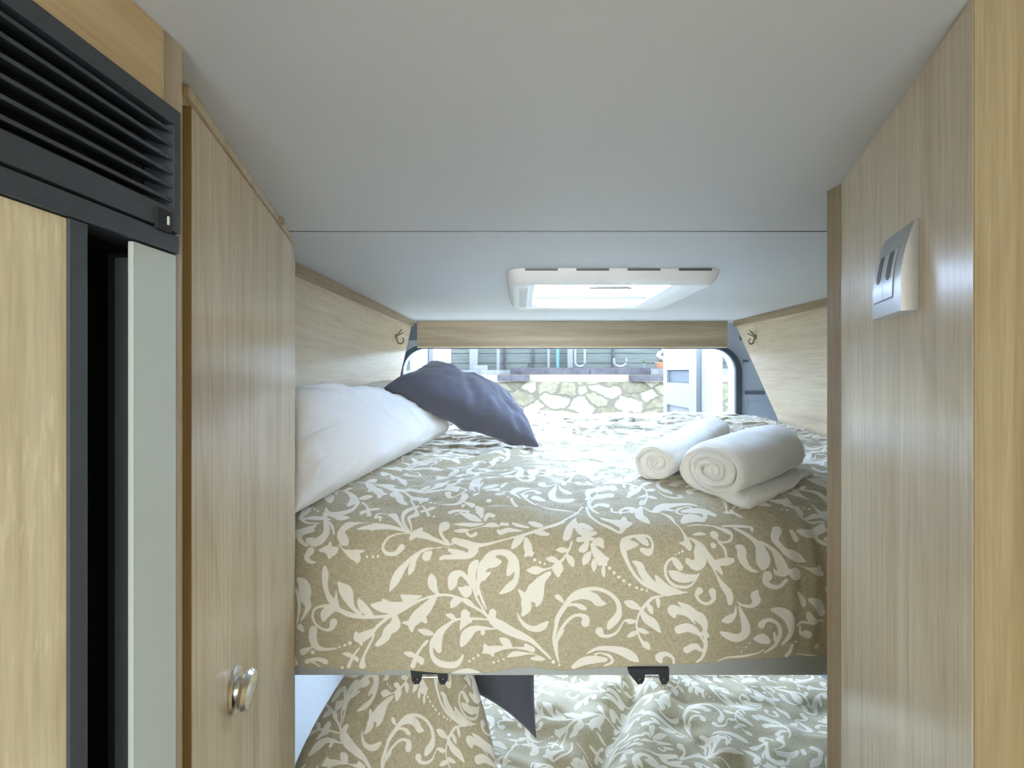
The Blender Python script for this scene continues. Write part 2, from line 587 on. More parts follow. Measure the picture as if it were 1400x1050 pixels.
def np_mesh(name, co, faces, mat, parent=None, attr=None, smooth=True):
    me = bpy.data.meshes.new(name)
    sets = faces if isinstance(faces, list) else [faces]
    nv, nf = len(co), sum(len(q) for q in sets)
    tot = np.concatenate([np.full(len(q), q.shape[1], dtype=np.int32) for q in sets])
    me.vertices.add(nv)
    me.vertices.foreach_set('co', co.astype(np.float32).ravel())
    me.loops.add(int(tot.sum()))
    me.loops.foreach_set('vertex_index', np.concatenate([q.astype(np.int32).ravel() for q in sets]))
    me.polygons.add(nf)
    me.polygons.foreach_set('loop_start', np.concatenate([[0], np.cumsum(tot)[:-1]]).astype(np.int32))
    me.polygons.foreach_set('loop_total', tot)
    if attr is not None:
        at = me.attributes.new('scroll', 'FLOAT', 'POINT')
        at.data.foreach_set('value', attr.astype(np.float32).ravel())
    me.update(calc_edges=True)
    me.validate()
    lo, hi = co.min(0), co.max(0)
    o = bpy.data.objects.new(name, me)
    COL.objects.link(o)
    me.materials.append(mat)
    me.polygons.foreach_set('use_smooth', np.ones(len(me.polygons), dtype=bool))
    if parent is not None:
        c = world_loc(parent)
        o.parent = parent
    else:
        c = Vector(((lo[0] + hi[0]) / 2, (lo[1] + hi[1]) / 2, lo[2]))
        o.location = c
    me.transform(Matrix.Translation(-c))
    return o


def rim(nr, nc, ri, ci, off):
    """triangles closing the gap between a fine grid and the coarse grid below it"""
    n2 = len(ci)
    out = []

    def side(fine, coarse, marks, flip):
        for a in range(len(marks) - 1):
            m0, m1 = marks[a], marks[a + 1]
            mid = (m0 + m1) // 2
            for c in range(m0, m1):
                w = coarse[a] if c < mid else coarse[a + 1]
                t = (fine[c], fine[c + 1], w)
                out.append(t[::-1] if flip else t)
            t = (fine[mid], coarse[a + 1], coarse[a])
            out.append(t[::-1] if flip else t)
    side(np.arange(nc), off + np.arange(n2), ci, True)
    side((nr - 1) * nc + np.arange(nc), off + (len(ri) - 1) * n2 + np.arange(n2), ci, False)
    side(np.arange(nr) * nc, off + np.arange(len(ri)) * n2, ri, False)
    side(np.arange(nr) * nc + nc - 1, off + np.arange(len(ri)) * n2 + n2 - 1, ri, True)
    return np.array(out)


def conform(o, support, gap=0.0025, settle=False):
    """rest o on the surface below it: what would sink in is pushed up to that surface"""
    from mathutils.bvhtree import BVHTree
    n = len(o.data.vertices)
    co = np.empty(n * 3, np.float32)
    o.data.vertices.foreach_get('co', co)
    co = co.reshape(-1, 3)
    me = support.data
    loc = np.array(support.location)
    bv = BVHTree.FromPolygons([tuple(v.co) for v in me.vertices], [tuple(p.vertices) for p in me.polygons])
    wl = np.array(o.location)
    hs = np.full(n, -99.0)
    for i in range(n):
        p = co[i] + wl - loc
        hit = bv.ray_cast(Vector((p[0], p[1], 5.0)), Vector((0, 0, -1)))[0]
        if hit is not None:
            hs[i] = hit.z + loc[2] - wl[2]
    lift = hs + gap - co[:, 2]
    if settle:
        good = hs > -50
        o.location.z += float(np.percentile(lift[good], settle))
        lift = lift - float(np.percentile(lift[good], settle))
    sunk = (lift > 0) & (hs > -50)
    co[sunk, 2] += lift[sunk]
    o.data.vertices.foreach_set('co', co.ravel())
    o.data.update()


def grid_faces(nr, nc, off=0, flip=False):
    i = np.arange(nr - 1)[:, None] * nc + np.arange(nc - 1)[None, :] + off
    f = np.stack([i, i + 1, i + nc + 1, i + nc], -1).reshape(-1, 4)
    return f[:, ::-1] if flip else f


# ------------------------------------------------------------------ the scroll print
# strokes read in eight windows of the cloth: window -> list of strokes, each a chain of (x, y, radius)
WIN = {'A': (400, 690), 'B': (580, 690), 'C': (760, 690), 'D': (940, 690), 'E': (400, 805), 'F': (580, 805), 'G': (760, 805), 'H': (940, 805)}
STR = {
'A': [
 [(220,220,20),(120,260,30),(70,330,25),(110,390,18),(160,420,8)],
 [(320,80,18),(335,180,25),(340,280,35),(290,350,45),(220,380,42),(150,350,20),(200,345,16)],
 [(330,90,15),(430,115,25),(500,130,38),(580,125,5)],
 [(370,170,8),(400,220,14),(420,300,10)],
 [(600,180,15),(540,200,26),(490,290,40),(520,360,45),(545,400,18)],
 [(540,250,12),(600,200,25),(700,180,8),(880,190,8)],
 [(640,250,6),(740,230,25),(850,220,36),(950,220,30),(1050,240,20),(1180,280,8)],
 [(780,265,6),(850,230,20)],
 [(880,160,12),(880,115,18),(835,125,16),(860,80,14),(960,70,8)],
 [(960,95,10),(1010,95,36),(1060,160,20),(1120,240,12),(1190,290,8)],
 [(1260,0,20),(1160,40,33),(1110,110,20),(1125,190,14),(1180,270,8)],
 [(1290,85,5),(1210,105,26),(1170,130,18),(1190,200,12),(1200,270,8)],
 [(1190,290,9),(1060,295,10),(960,340,14),(910,430,16),(950,490,20),(1040,490,24),(1100,430,34)],
 [(1190,345,18),(1230,300,35),(1290,250,25)],
 [(1240,290,40),(1330,310,35),(1400,340,24),(1480,370,18),(1540,395,14),(1620,400,8)],
 [(980,870,8),(1030,770,42),(1080,680,42),(1150,590,25),(1230,510,16),(1330,455,16),(1400,440,10),(1580,425,7)],
 [(1175,700,12),(1200,640,33),(1230,560,20),(1290,490,8)],
 [(1350,520,46),(1390,480,20)],
 [(180,470,40),(140,530,25),(180,575,20),(230,580,10)],
 [(280,460,15),(350,450,40),(400,470,48),(440,450,25)],
 [(380,380,12),(370,460,30),(375,530,18)],
 [(470,405,10),(520,460,12),(600,500,43),(650,540,38),(650,580,12)],
 [(620,480,30),(720,465,10)],
 [(750,525,16)],[(808,522,16)],[(860,520,16)],
 [(325,630,18),(330,700,36),(330,800,28),(350,890,24),(385,960,32),(430,1000,24)],
 [(60,750,20),(110,800,52),(125,880,66),(130,950,50),(155,1020,34),(130,1090,20),(80,1175,8)],
 [(460,780,10),(500,830,40),(540,880,66),(570,960,46),(610,1040,24),(680,1100,18)],
],
'B': [
 [(205,215,55),(165,270,20),(190,330,16),(240,380,14)],
 [(290,200,5),(400,200,22),(500,205,22),(600,190,8)],
 [(370,90,8),(440,110,38),(500,140,38),(570,165,12)],
 [(520,20,8),(560,60,40),(580,130,15)],
 [(700,120,20),(640,110,25),(610,160,14)],
 [(300,265,8),(370,265,24),(430,260,18)],
 [(430,290,16),(470,320,14),(520,295,20)],
 [(420,260,10),(500,245,8),(600,220,10),(680,205,30),(760,220,8)],
 [(300,360,28),(380,385,38),(460,410,42),(500,450,50),(450,510,33),(350,525,25),(200,530,22),(160,550,12)],
 [(250,455,16),(320,480,30),(400,500,30)],
 [(500,410,30),(600,405,18),(750,370,11),(900,330,11),(1050,290,16),(1200,240,16),(1320,200,18),(1400,170,14)],
 [(740,260,12),(770,280,28),(850,255,26),(980,265,10)],
 [(780,195,20),(840,200,18)],
 [(890,185,10),(940,205,20),(1050,230,12)],
 [(1060,180,15),(1120,200,32),(1180,210,20)],
 [(1100,275,10),(1170,285,30),(1250,300,15)],
 [(1000,320,12),(940,370,40),(890,430,18)],
 [(1025,340,15),(1040,410,42),(1060,480,36),(1100,490,12)],
 [(1050,470,30),(1015,520,12)],[(1060,480,30),(1080,520,10)],
 [(1112,555,18)],[(1165,580,17)],[(1215,597,15)],
 [(1230,545,8),(1290,550,32),(1350,570,10)],
 [(1330,455,8),(1390,455,30),(1450,455,8)],
 [(1040,660,10),(1120,660,42),(1200,655,15),(1290,630,10),(1350,590,16),(1400,550,16)],
 [(1340,600,20),(1350,640,38),(1355,720,12)],
 [(1260,690,22),(1180,760,45),(1140,830,70),(1120,884,88),(1150,960,40),(1130,1020,12)],
 [(1060,900,50),(1025,980,50),(1030,1040,48),(990,1110,15)],
 [(955,860,14),(1010,930,36)],
 [(535,900,16),(545,790,18),(560,700,22),(600,600,30),(660,520,40),(740,480,28),(830,490,35),(900,560,45),(935,660,28),(920,760,30),(870,820,42),(800,870,25),(760,890,10)],
 [(560,780,14),(570,680,40),(620,590,55),(700,580,50),(770,575,14)],
 [(590,730,36),(660,685,14)],
 [(880,560,30),(870,650,40),(840,710,14)],
 [(545,560,8),(500,610,42),(480,680,42),(500,780,26),(510,884,14),(540,960,13),(640,1115,8)],
 [(265,850,14),(285,790,48),(300,720,48),(370,690,28),(430,740,22),(480,820,16)],
 [(425,870,58)],[(360,840,20),(400,880,30)],
 [(70,700,10),(80,760,46),(90,820,42),(130,884,18),(150,900,12)],
],
'C': [
 [(0,205,16),(100,140,12),(200,70,12),(270,0,10)],
 [(310,0,14),(340,90,16),(430,170,14),(530,220,18),(640,280,14)],
 [(460,130,15),(560,160,25),(680,190,52),(770,180,8)],[(690,130,26),(680,200,40),(660,280,12)],
 [(200,130,12),(140,230,38),(110,320,38),(80,345,10)],
 [(190,170,28),(250,260,38),(330,290,33),(400,280,18)],
 [(260,190,25),(320,220,33),(370,245,12)],
 [(230,350,28),(300,340,28),(380,340,14)],
 [(160,370,12),(130,460,12),(60,560,12),(0,610,16)],
 [(110,510,12),(150,560,36),(175,625,10)],
 [(20,640,58),(20,720,14)],
 [(440,370,48),(380,385,20)],[(450,390,30),(480,430,12)],
 [(320,380,20),(280,440,38),(235,460,10)],
 [(345,480,14),(310,540,40),(280,600,14)],
 [(380,550,8),(385,610,30),(385,670,10)],
 [(360,400,14),(400,470,38),(460,550,52),(500,600,22)],[(470,540,40),(530,550,14)],[(450,560,40),(440,610,12)],
 [(480,640,18),(480,680,24),(485,735,8)],
 [(543,640,20)],[(588,688,19)],[(636,730,19)],[(686,768,18)],[(744,808,18)],[(816,838,18)],[(866,856,17)],[(915,866,15)],
 [(870,455,26),(930,480,36),(970,440,16),(970,380,14),(930,320,16),(860,310,16),(760,320,18),(690,370,36),(680,450,33),(710,550,22),(770,670,18),(860,780,18),(980,850,16),(1100,895,24),(1180,890,20),(1330,880,8)],
 [(820,400,15),(760,400,42),(700,430,33)],
 [(800,320,14),(880,360,38),(920,400,18)],
 [(770,570,8),(840,610,36),(870,680,40),(930,760,40),(1020,840,34),(1130,880,26)],
 [(1000,705,6),(1040,770,33),(1130,850,38),(1250,884,22)],
 [(860,20,15),(840,100,46),(900,150,36),(945,185,8)],
 [(560,20,14),(580,60,14),(680,65,12),(800,50,12),(860,10,8)],
 [(880,20,10),(960,60,14),(1060,80,8),(1150,120,20),(1200,180,12),(1250,230,10),(1300,310,16),(1330,400,38),(1350,450,18)],
 [(1020,30,15),(1120,40,20),(1190,45,10)],
 [(1280,170,26),(1340,130,56),(1410,130,52),(1480,150,28)],
 [(1250,385,12),(1320,400,30)],
 [(1275,470,16)],[(1240,487,14)],[(1205,500,12)],
 [(1250,630,34),(1210,580,36),(1180,540,16),(1130,570,14),(1100,640,16),(1120,740,16),(1190,810,16),(1300,830,16),(1376,800,12),(1446,690,10)],
 [(1140,670,10),(1200,710,46),(1280,740,46),(1370,735,34),(1440,705,8)],
 [(1320,545,14),(1380,610,38),(1440,620,40)],
],
'D': [
 [(0,570,25),(60,600,42),(130,580,58),(110,480,46),(110,400,30),(50,350,14)],
 [(70,610,34),(90,660,12)],
 [(20,330,10),(130,400,24),(200,500,28),(250,580,38),(310,640,28),(350,700,12)],
 [(240,600,15),(300,720,12),(360,820,32),(420,900,38),(430,980,30),(425,1000,14)],
 [(300,580,28),(380,575,40),(450,560,26)],
 [(310,380,10),(370,440,16),(390,520,14)],
 [(260,410,30)],
 [(270,300,42),(300,350,12),(360,380,10),(430,360,14),(445,300,14),(400,270,30),(330,240,16),(240,210,10),(100,200,10),(0,210,8)],
 [(60,300,10),(120,290,20),(190,295,8)],
 [(470,240,12),(560,280,22),(650,340,25),(720,410,42),(755,500,66),(765,570,72),(760,655,12)],
 [(490,420,14),(540,450,46),(550,530,46),(590,610,33),(650,660,20),(720,680,8)],
 [(350,215,10),(500,215,18),(640,230,15),(650,260,16)],
 [(740,370,14),(820,420,20),(880,470,28),(920,540,45),(960,640,56),(970,690,38),(900,690,22),(875,650,10)],
 [(1020,670,18),(1090,700,62)],
 [(810,720,50),(790,780,30),(860,830,26),(940,825,22),(1000,760,16)],
 [(900,260,45),(880,340,40),(940,420,28),(1000,480,36),(1090,520,54),(1190,575,8)],
 [(1100,600,8),(1200,640,10),(1300,670,40),(1360,700,28)],[(1310,660,35),(1350,620,12)],
 [(1050,270,28),(1090,340,33)],[(1120,270,25),(1200,300,46),(1300,270,38),(1380,260,20)],
 [(180,130,20),(150,60,28),(60,50,20)],
 [(1000,30,15),(1100,60,46),(1150,140,18),(1250,180,12),(1380,190,10)],
 [(380,80,18),(460,90,18),(540,130,12)],
],
'E': [
 [(30,0,14),(65,150,16),(50,300,10),(30,370,6)],
 [(70,390,33),(100,430,15)],
 [(440,20,8),(440,120,18),(460,190,18)],
 [(410,340,40),(390,400,25),(330,420,14),(240,370,14),(200,290,14),(220,210,14),(300,175,16),(400,190,30),(480,220,25),(570,260,28),(700,285,20),(850,285,18),(960,270,14),(1060,230,14)],
 [(390,210,38),(330,250,50),(310,320,18)],
 [(665,100,8),(690,160,38),(740,220,42),(800,270,18)],
 [(790,165,10),(880,180,50),(980,190,60),(1100,170,40),(1200,110,22),(1300,70,10)],
 [(910,110,12),(950,160,40)],
 [(1095,65,12),(1160,100,42),(1270,70,10)],
 [(1400,70,12),(1250,130,16),(1100,220,18),(950,300,18),(820,420,18),(810,490,12),(760,590,14),(710,700,16),(700,780,36)],
 [(1030,280,26),(1030,370,56),(960,430,48),(930,500,42),(860,560,28),(840,575,10)],
 [(1440,70,20),(1400,130,38),(1330,210,58),(1250,290,62),(1200,360,40),(1200,430,14)],
 [(1110,345,12),(1190,350,34)],[(1340,330,20),(1300,270,50)],
 [(820,420,22),(740,470,46),(660,500,46),(635,440,12)],[(680,520,30),(690,565,16)],
 [(205,420,42),(200,510,42),(240,590,33),(320,615,18),(440,605,10)],
 [(470,592,14)],[(523,573,18)],[(575,550,22)],
 [(180,600,14),(100,640,36)],[(200,645,24)],
 [(330,740,28),(260,715,22),(190,720,20),(140,740,24)],[(180,730,14),(280,790,8)],
 [(500,660,8),(550,665,24),(600,690,18),(640,710,24),(650,740,8)],[(670,600,10),(610,680,14),(560,790,20)],
 [(500,800,18)],[(20,700,10),(30,760,22)],
 [(1355,520,12),(1260,650,16),(1210,780,28)],[(1120,650,8),(1180,665,30),(1240,680,15)],[(1240,690,14),(1290,720,36),(1300,760,12)],
 [(1270,415,12),(1340,435,35),(1400,450,20),(1400,452,10)],
],
'F': [
 [(0,95,10),(130,65,16),(250,60,14),(380,100,16),(440,130,30),(510,180,16),(590,230,14),(640,280,10)],
 [(370,120,10),(310,130,42),(275,180,14)],
 [(410,240,40),(415,310,48),(380,370,22),(365,405,10)],[(420,320,30),(465,320,22)],[(410,240,26),(455,240,12)],
 [(640,305,10),(500,295,14),(330,305,14),(240,360,22),(160,440,40),(130,530,52),(150,620,28)],
 [(85,500,14),(70,560,18),(80,670,22),(140,740,34),(230,765,36),(320,760,33),(370,710,20),(390,665,12)],
 [(220,255,8),(270,270,28),(310,300,15)],
 [(0,430,32),(60,455,15)],[(0,560,20),(40,520,8)],
 [(720,400,8),(600,390,20),(500,400,36),(430,460,56),(390,540,33),(370,575,10)],[(590,400,20),(590,440,24)],
 [(690,230,36),(690,310,42),(780,370,52),(870,420,48),(980,470,40),(1080,520,25),(1180,610,16),(1270,700,14)],
 [(550,0,14),(590,120,14),(630,200,8)],
 [(760,490,8),(820,530,42),(870,570,18)],
 [(610,560,14),(640,610,42),(720,600,36),(800,590,20),(920,590,10),(1050,600,24),(1090,610,28),(1020,560,18)],
 [(590,640,10),(640,620,30)],[(680,620,30),(690,675,12)],
 [(840,680,10),(900,655,30),(960,650,26),(1050,650,10),(1120,660,8),(1200,700,10)],
 [(1070,700,8),(1140,700,26),(1210,710,12)],
 [(455,728,16)],[(497,698,16)],[(543,668,17)],[(700,740,15)],[(748,722,14)],[(798,704,14)],
 [(280,855,14),(420,830,32),(520,840,20),(590,865,8)],
 [(935,230,8),(970,310,16),(1040,380,26),(1120,400,33),(1190,380,38),(1245,330,12)],
 [(1400,420,14),(1350,510,12)],
 [(1300,735,22)],[(1360,770,14)],
],
'G': [
 [(30,740,8),(10,620,12),(20,480,16),(80,370,18),(160,290,18),(240,270,18),(300,300,33),(300,350,44)],
 [(30,745,8),(0,640,14),(-20,500,18),(0,390,20),(20,290,25),(90,180,28),(180,70,30),(290,15,22),(420,5,20),(540,50,20),(620,130,24),(640,220,28),(620,290,40),(560,360,40),(530,410,14)],
 [(170,110,20),(270,70,38),(380,90,46),(430,140,42),(500,155,12)],
 [(100,170,14),(200,165,18),(260,190,28),(300,210,16)],
 [(0,75,12),(25,85,28),(70,130,14)],
 [(440,435,42),(470,480,22),(550,480,18),(620,440,14),(670,360,10),(700,325,10),(750,335,28),(800,335,14)],
 [(1080,75,8),(980,90,16),(890,180,18),(840,260,12),(815,370,12),(840,480,12),(880,550,20),(910,570,36),(945,610,10)],
 [(690,135,8),(760,160,42),(840,200,20)],
 [(870,230,20),(910,300,42),(980,350,46),(1050,435,12)],
 [(930,160,12),(950,200,30),(970,250,12)],[(1020,90,20),(1030,140,22),(1030,185,10)],
 [(840,410,14),(880,430,28),(935,450,8)],[(820,440,14),(770,465,28),(725,490,10)],
 [(310,660,8),(420,610,20),(550,610,30),(680,640,46),(770,690,46),(830,735,12)],
 [(180,790,25),(270,740,42),(380,720,42),(500,720,24)],
 [(400,665,12),(450,655,10),(540,680,16),(570,740,16),(490,780,10)],
 [(1190,755,14),(1180,700,16),(1110,660,25),(1040,690,40),(1060,740,20)],
 [(1190,270,25),(1170,210,48),(1240,220,38),(1330,270,18),(1400,350,10)],
 [(1230,135,10),(1320,190,35),(1400,260,46),(1460,300,52),(1500,370,33),(1500,460,16),(1510,560,22),(1480,680,18),(1420,740,12)],
 [(1240,410,46),(1320,390,46),(1400,420,36),(1450,470,14),(1500,560,10)],
 [(1320,615,38),(1400,580,33),(1460,620,18)],
],
'H': [
 [(130,470,12),(170,440,26),(210,480,14)],
 [(120,20,36),(90,60,18),(120,120,16),(190,150,16),(260,110,22),(250,30,38)],
 [(500,130,8),(560,170,14),(650,175,22),(700,120,43),(680,70,43),(710,20,12)],
 [(490,180,8),(480,260,20),(420,310,43),(350,325,10)],
 [(520,180,10),(560,280,28),(590,370,43),(590,450,46),(530,500,42),(470,500,42),(390,470,33),(335,440,12)],
 [(840,210,8),(920,230,42),(1000,270,56),(1040,350,46),(1040,450,28),(960,570,12)],
 [(750,370,38),(780,330,25),(850,320,20),(920,370,20),(940,460,22),(900,560,20),(830,620,15),(780,650,8)],
 [(680,510,14),(760,510,52),(820,540,24)],[(880,450,14),(890,520,20)],
 [(300,735,8),(400,700,10),(550,690,14),(700,660,10),(780,620,8)],
 [(635,555,12)],[(595,597,12)],[(550,640,12)],
 [(1110,30,10),(1160,100,28),(1180,170,24)],[(1220,240,16),(1250,310,36),(1390,345,8)],
 [(1240,110,28),(1320,160,56),(1360,250,46)],
 [(1120,380,14),(1180,345,14),(1300,350,8)],[(1150,400,14),(1150,460,14),(1210,460,42)],
 [(1070,530,8),(1110,545,12)],[(1060,570,20),(1040,630,20),(1000,680,20)],
 [(1310,590,33)],[(1100,670,8),(1200,670,10),(1300,680,10)],
]}

# profile of the upper duvet in the (d, z) plane, from the hem over the front edge to the back
_pd = np.array([0.935, 0.933, 0.932, 0.934, 0.939, 0.952, 0.975, 1.005, 1.05, 1.12, 1.22, 1.36, 1.55, 1.80, 2.10, 2.36])
_pz = np.array([-0.580, -0.53, -0.47, -0.42, -0.375, -0.335, -0.305, -0.285, -0.268, -0.252, -0.238, -0.226, -0.214, -0.203, -0.195, -0.190])
_i = np.linspace(0, len(_pd) - 1, 900)


def crom(x, t):
    i = np.clip(np.floor(t).astype(int), 0, len(x) - 2)
    f = t - i
    p0 = x[np.maximum(i - 1, 0)]
    p1 = x[i]
    p2 = x[i + 1]
    p3 = x[np.minimum(i + 2, len(x) - 1)]
    return 0.5 * (2 * p1 + (p2 - p0) * f + (2 * p0 - 5 * p1 + 4 * p2 - p3) * f ** 2 + (3 * p1 - p0 - 3 * p2 + p3) * f ** 3)


PD, PZ = crom(_pd, _i), crom(_pz, _i)
PS = np.concatenate([[0], np.cumsum(np.hypot(np.diff(PD), np.diff(PZ)))])
PY = CY - PZ * F / PD
SMAX = PS[-1]


def y2s(py):
    return np.interp(-py, -PY[:], PS)


RES = 0.002
RU0, RU1, RS1 = -0.62, 1.12, 2.1
NU, NS = int((RU1 - RU0) / RES), int(RS1 / RES)


def build_print():
    circ = []
    for w, strokes in STR.items():
        ox, oy = WIN[w]
        for st in strokes:
            a = np.array(st, float)
            px = ox + a[:, 0] / 7.368
            py = oy + a[:, 1] / 7.368
            s = y2s(py)
            d = np.interp(s, PS, PD)
            u = (px - CX) / F * d
            r = a[:, 2] / 7.368 * d / F
            if len(a) > 1:
                n = max(8, int(np.hypot(np.diff(u), np.diff(s)).sum() / 0.0012))
                t = np.linspace(0, len(a) - 1, n)
                u, s, r = crom(u, t), crom(s, t), np.maximum(crom(r, t), 0.0005)
            circ.append(np.stack([u, s, r], 1))
    c = np.concatenate(circ)
    c = c[c[:, 1] > -0.02]
    sd = np.full((NS, NU), 0.02, np.float32)
    H, WID = 0.292, 1.0
    rows = []
    for k in range(7):
        for m_ in (-1, 0, 1):
            q = c.copy()
            if k % 2 == 1:
                q[:, 0] = 0.12 - q[:, 0]
            q[:, 0] += (0.0, 0.37, 0.62, 0.18, 0.5, 0.83, 0.3)[k] % WID * (1 if k else 0) + m_ * WID
            if k:
                q = q[(q[:, 1] > 0.012) & (q[:, 1] < 0.345)]
            q[:, 1] += k * H
            rows.append(q)
    q = np.concatenate(rows)
    q = q[(q[:, 0] > RU0 - 0.02) & (q[:, 0] < RU1 + 0.02) & (q[:, 1] < RS1 + 0.02)]
    pad = 0.006
    for u, s, r in q:
        R = r + pad
        i0, i1 = max(0, int((s - R) / RES)), min(NS, int((s + R) / RES) + 2)
        j0, j1 = max(0, int((u - R - RU0) / RES)), min(NU, int((u + R - RU0) / RES) + 2)
        if i0 >= i1 or j0 >= j1:
            continue
        yy = (np.arange(i0, i1) * RES - s)[:, None]
        xx = (np.arange(j0, j1) * RES + RU0 - u)[None, :]
        dd = np.sqrt(xx * xx + yy * yy) - r
        np.minimum(sd[i0:i1, j0:j1], dd, out=sd[i0:i1, j0:j1])
    return sd


SDF = build_print()


def print_at(u, s):
    x = np.clip((np.mod(u - RU0, RU1 - RU0 - 0.01)) / RES, 0, NU - 1.001)
    y = np.clip(np.mod(s, RS1 - 0.01) / RES, 0, NS - 1.001)
    i, j = y.astype(int), x.astype(int)
    fy, fx = y - i, x - j
    v = (SDF[i, j] * (1 - fx) + SDF[i, j + 1] * fx) * (1 - fy) + (SDF[i + 1, j] * (1 - fx) + SDF[i + 1, j + 1] * fx) * fy
    return v * 1000 + 0.3


# ------------------------------------------------------------------ the van shell
CE = 0.25       # ceiling height above the eye
XL, XR = -0.80, 1.30
# ceiling with the roof-light hole
SKX0, SKX1, SKD0, SKD1 = 0.035, 0.385, 1.235, 1.63
bm = bmesh.new()
grid_panel(bm, [XL, SKX0, SKX1, XR], [-2.6, SKD0, SKD1, 2.62], 0.06,
           lambda u, v, w: W(u, v, CE - w), [(1, 1)])
struct(bm_obj('ceiling', bm, M['ceiling']))
struct(box('floor', XL, XR, -2.6, 2.62, -1.66, -1.60, M['floor'], bevel=0))
struct(box('wall_left', XL - 0.05, XL, -2.6, 2.62, -1.60, CE, M['van_grey'], bevel=0))
struct(box('wall_right', XR, XR + 0.05, -2.6, 2.62, -1.60, CE, M['van_grey'], bevel=0))
struct(box('trim_1', -0.79, 1.29, 0.8750, 0.8775, CE - 0.0012, CE + 0.001, M['ceil_trim'], bevel=0.001))

# rear wall with the rounded door opening
DB = 2.50
OX0, OX1, OZ0, OZ1 = -0.600, 1.085, -1.45, 0.129
inner = rrect(OX0, OX1, OZ0, OZ1, 0.12, 10)
cxm, czm = (OX0 + OX1) / 2, (OZ0 + OZ1) / 2
outer = []
for x, z in inner:
    dx, dz = x - cxm, z - czm
    t = min(((XR - cxm) / abs(dx)) if dx > 0 else ((cxm - XL) / max(abs(dx), 1e-6)),
            ((CE - czm) / abs(dz)) if dz > 0 else ((czm + 1.6) / max(abs(dz), 1e-6)))
    outer.append((cxm + dx * t, czm + dz * t))
bm = bmesh.new()
add_ring(bm, inner, outer, DB, DB + 0.10)
# close the corners the fan of rays leaves open
for xa, xb, za, zb in ((XL, OX0 - 0.03, OZ1 - 0.1, CE), (OX1 + 0.03, XR, OZ1 - 0.1, CE)):
    add_box(bm, xa, xb, DB + 0.03, DB + 0.09, za, zb)
wb = struct(bm_obj('wall_back', bm, M['van_grey']))
# pressings in the pillar lining beside the opening
for (n_, x0, x1, z0, z1, mt) in (('lining_clip', 1.118, 1.142, 0.055, 0.066, 'van_dark'),
                                 ('lining_slot', 1.128, 1.225, -0.108, -0.090, 'van_dark'),
                                 ('lining_cover', 1.140, 1.235, -0.225, -0.148, 'van_grey'),
                                 ('lining_cap', 1.10, 1.29, 0.165, 0.245, 'van_dark'),
                                 ('lining_cap', -0.79, -0.52, 0.165, 0.245, 'van_dark')):
    box(n_, x0, x1, DB - 0.008, DB + 0.004, z0, z1, M[mt], wb, 0.003)
# black rubber seal around the opening
bm = bmesh.new()
add_ring(bm, rrect(OX0 + 0.012, OX1 - 0.012, OZ0 + 0.012, OZ1 - 0.008, 0.112, 10), rrect(OX0 - 0.018, OX1 + 0.018, OZ0 - 0.018, OZ1 + 0.012, 0.138, 10), DB - 0.022, DB - 0.0005)
tag(bm_obj('door_seal', bm, M['rubber'], None, True, 0.004), 'black rubber seal framing the rear door opening of the van', 'seal')

# valance board across the back
v = thing('valance_board', 'oak pelmet board across the top of the rear door opening', 'board', W(0.25, 2.40, 0.12))
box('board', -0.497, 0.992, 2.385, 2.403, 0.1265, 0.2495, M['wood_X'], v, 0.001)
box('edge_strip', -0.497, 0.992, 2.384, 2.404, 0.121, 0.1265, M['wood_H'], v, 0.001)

# oak side panels with a cornice each
for side, xf, sgn, lab in (('left', -0.52, -1, 'oak side panel behind the white pillows on the left'),
                           ('right', 1.03, 1, 'oak side panel beside the rolled towels on the right')):
    r = thing('side_panel', lab, 'panel', W(xf, 1.6, -0.45))
    d0 = 0.93 if side == 'left' else 0.69
    bm = bmesh.new()
    prof = [(d0, -0.45), (1.82, -0.45), (1.98, -0.185), (2.36, 0.215), (2.395, 0.2495), (d0, 0.2495)]
    if side == 'right':
        prof = [(d0, -0.45), (1.86, -0.45), (2.00, -0.176), (2.385, 0.232), (2.395, 0.2495), (d0, 0.2495)]
    add_poly_extrude(bm, [W(xf, d, z) for d, z in prof], Vector((sgn * 0.016, 0, 0)))
    bm_obj('panel', bm, M['wood_H'], r, True, 0.0015)
    box('cornice', min(xf, xf - sgn * 0.014), max(xf, xf - sgn * 0.014), d0, 2.38, 0.2235, 0.2492, M['edge_h'], r, 0.002)

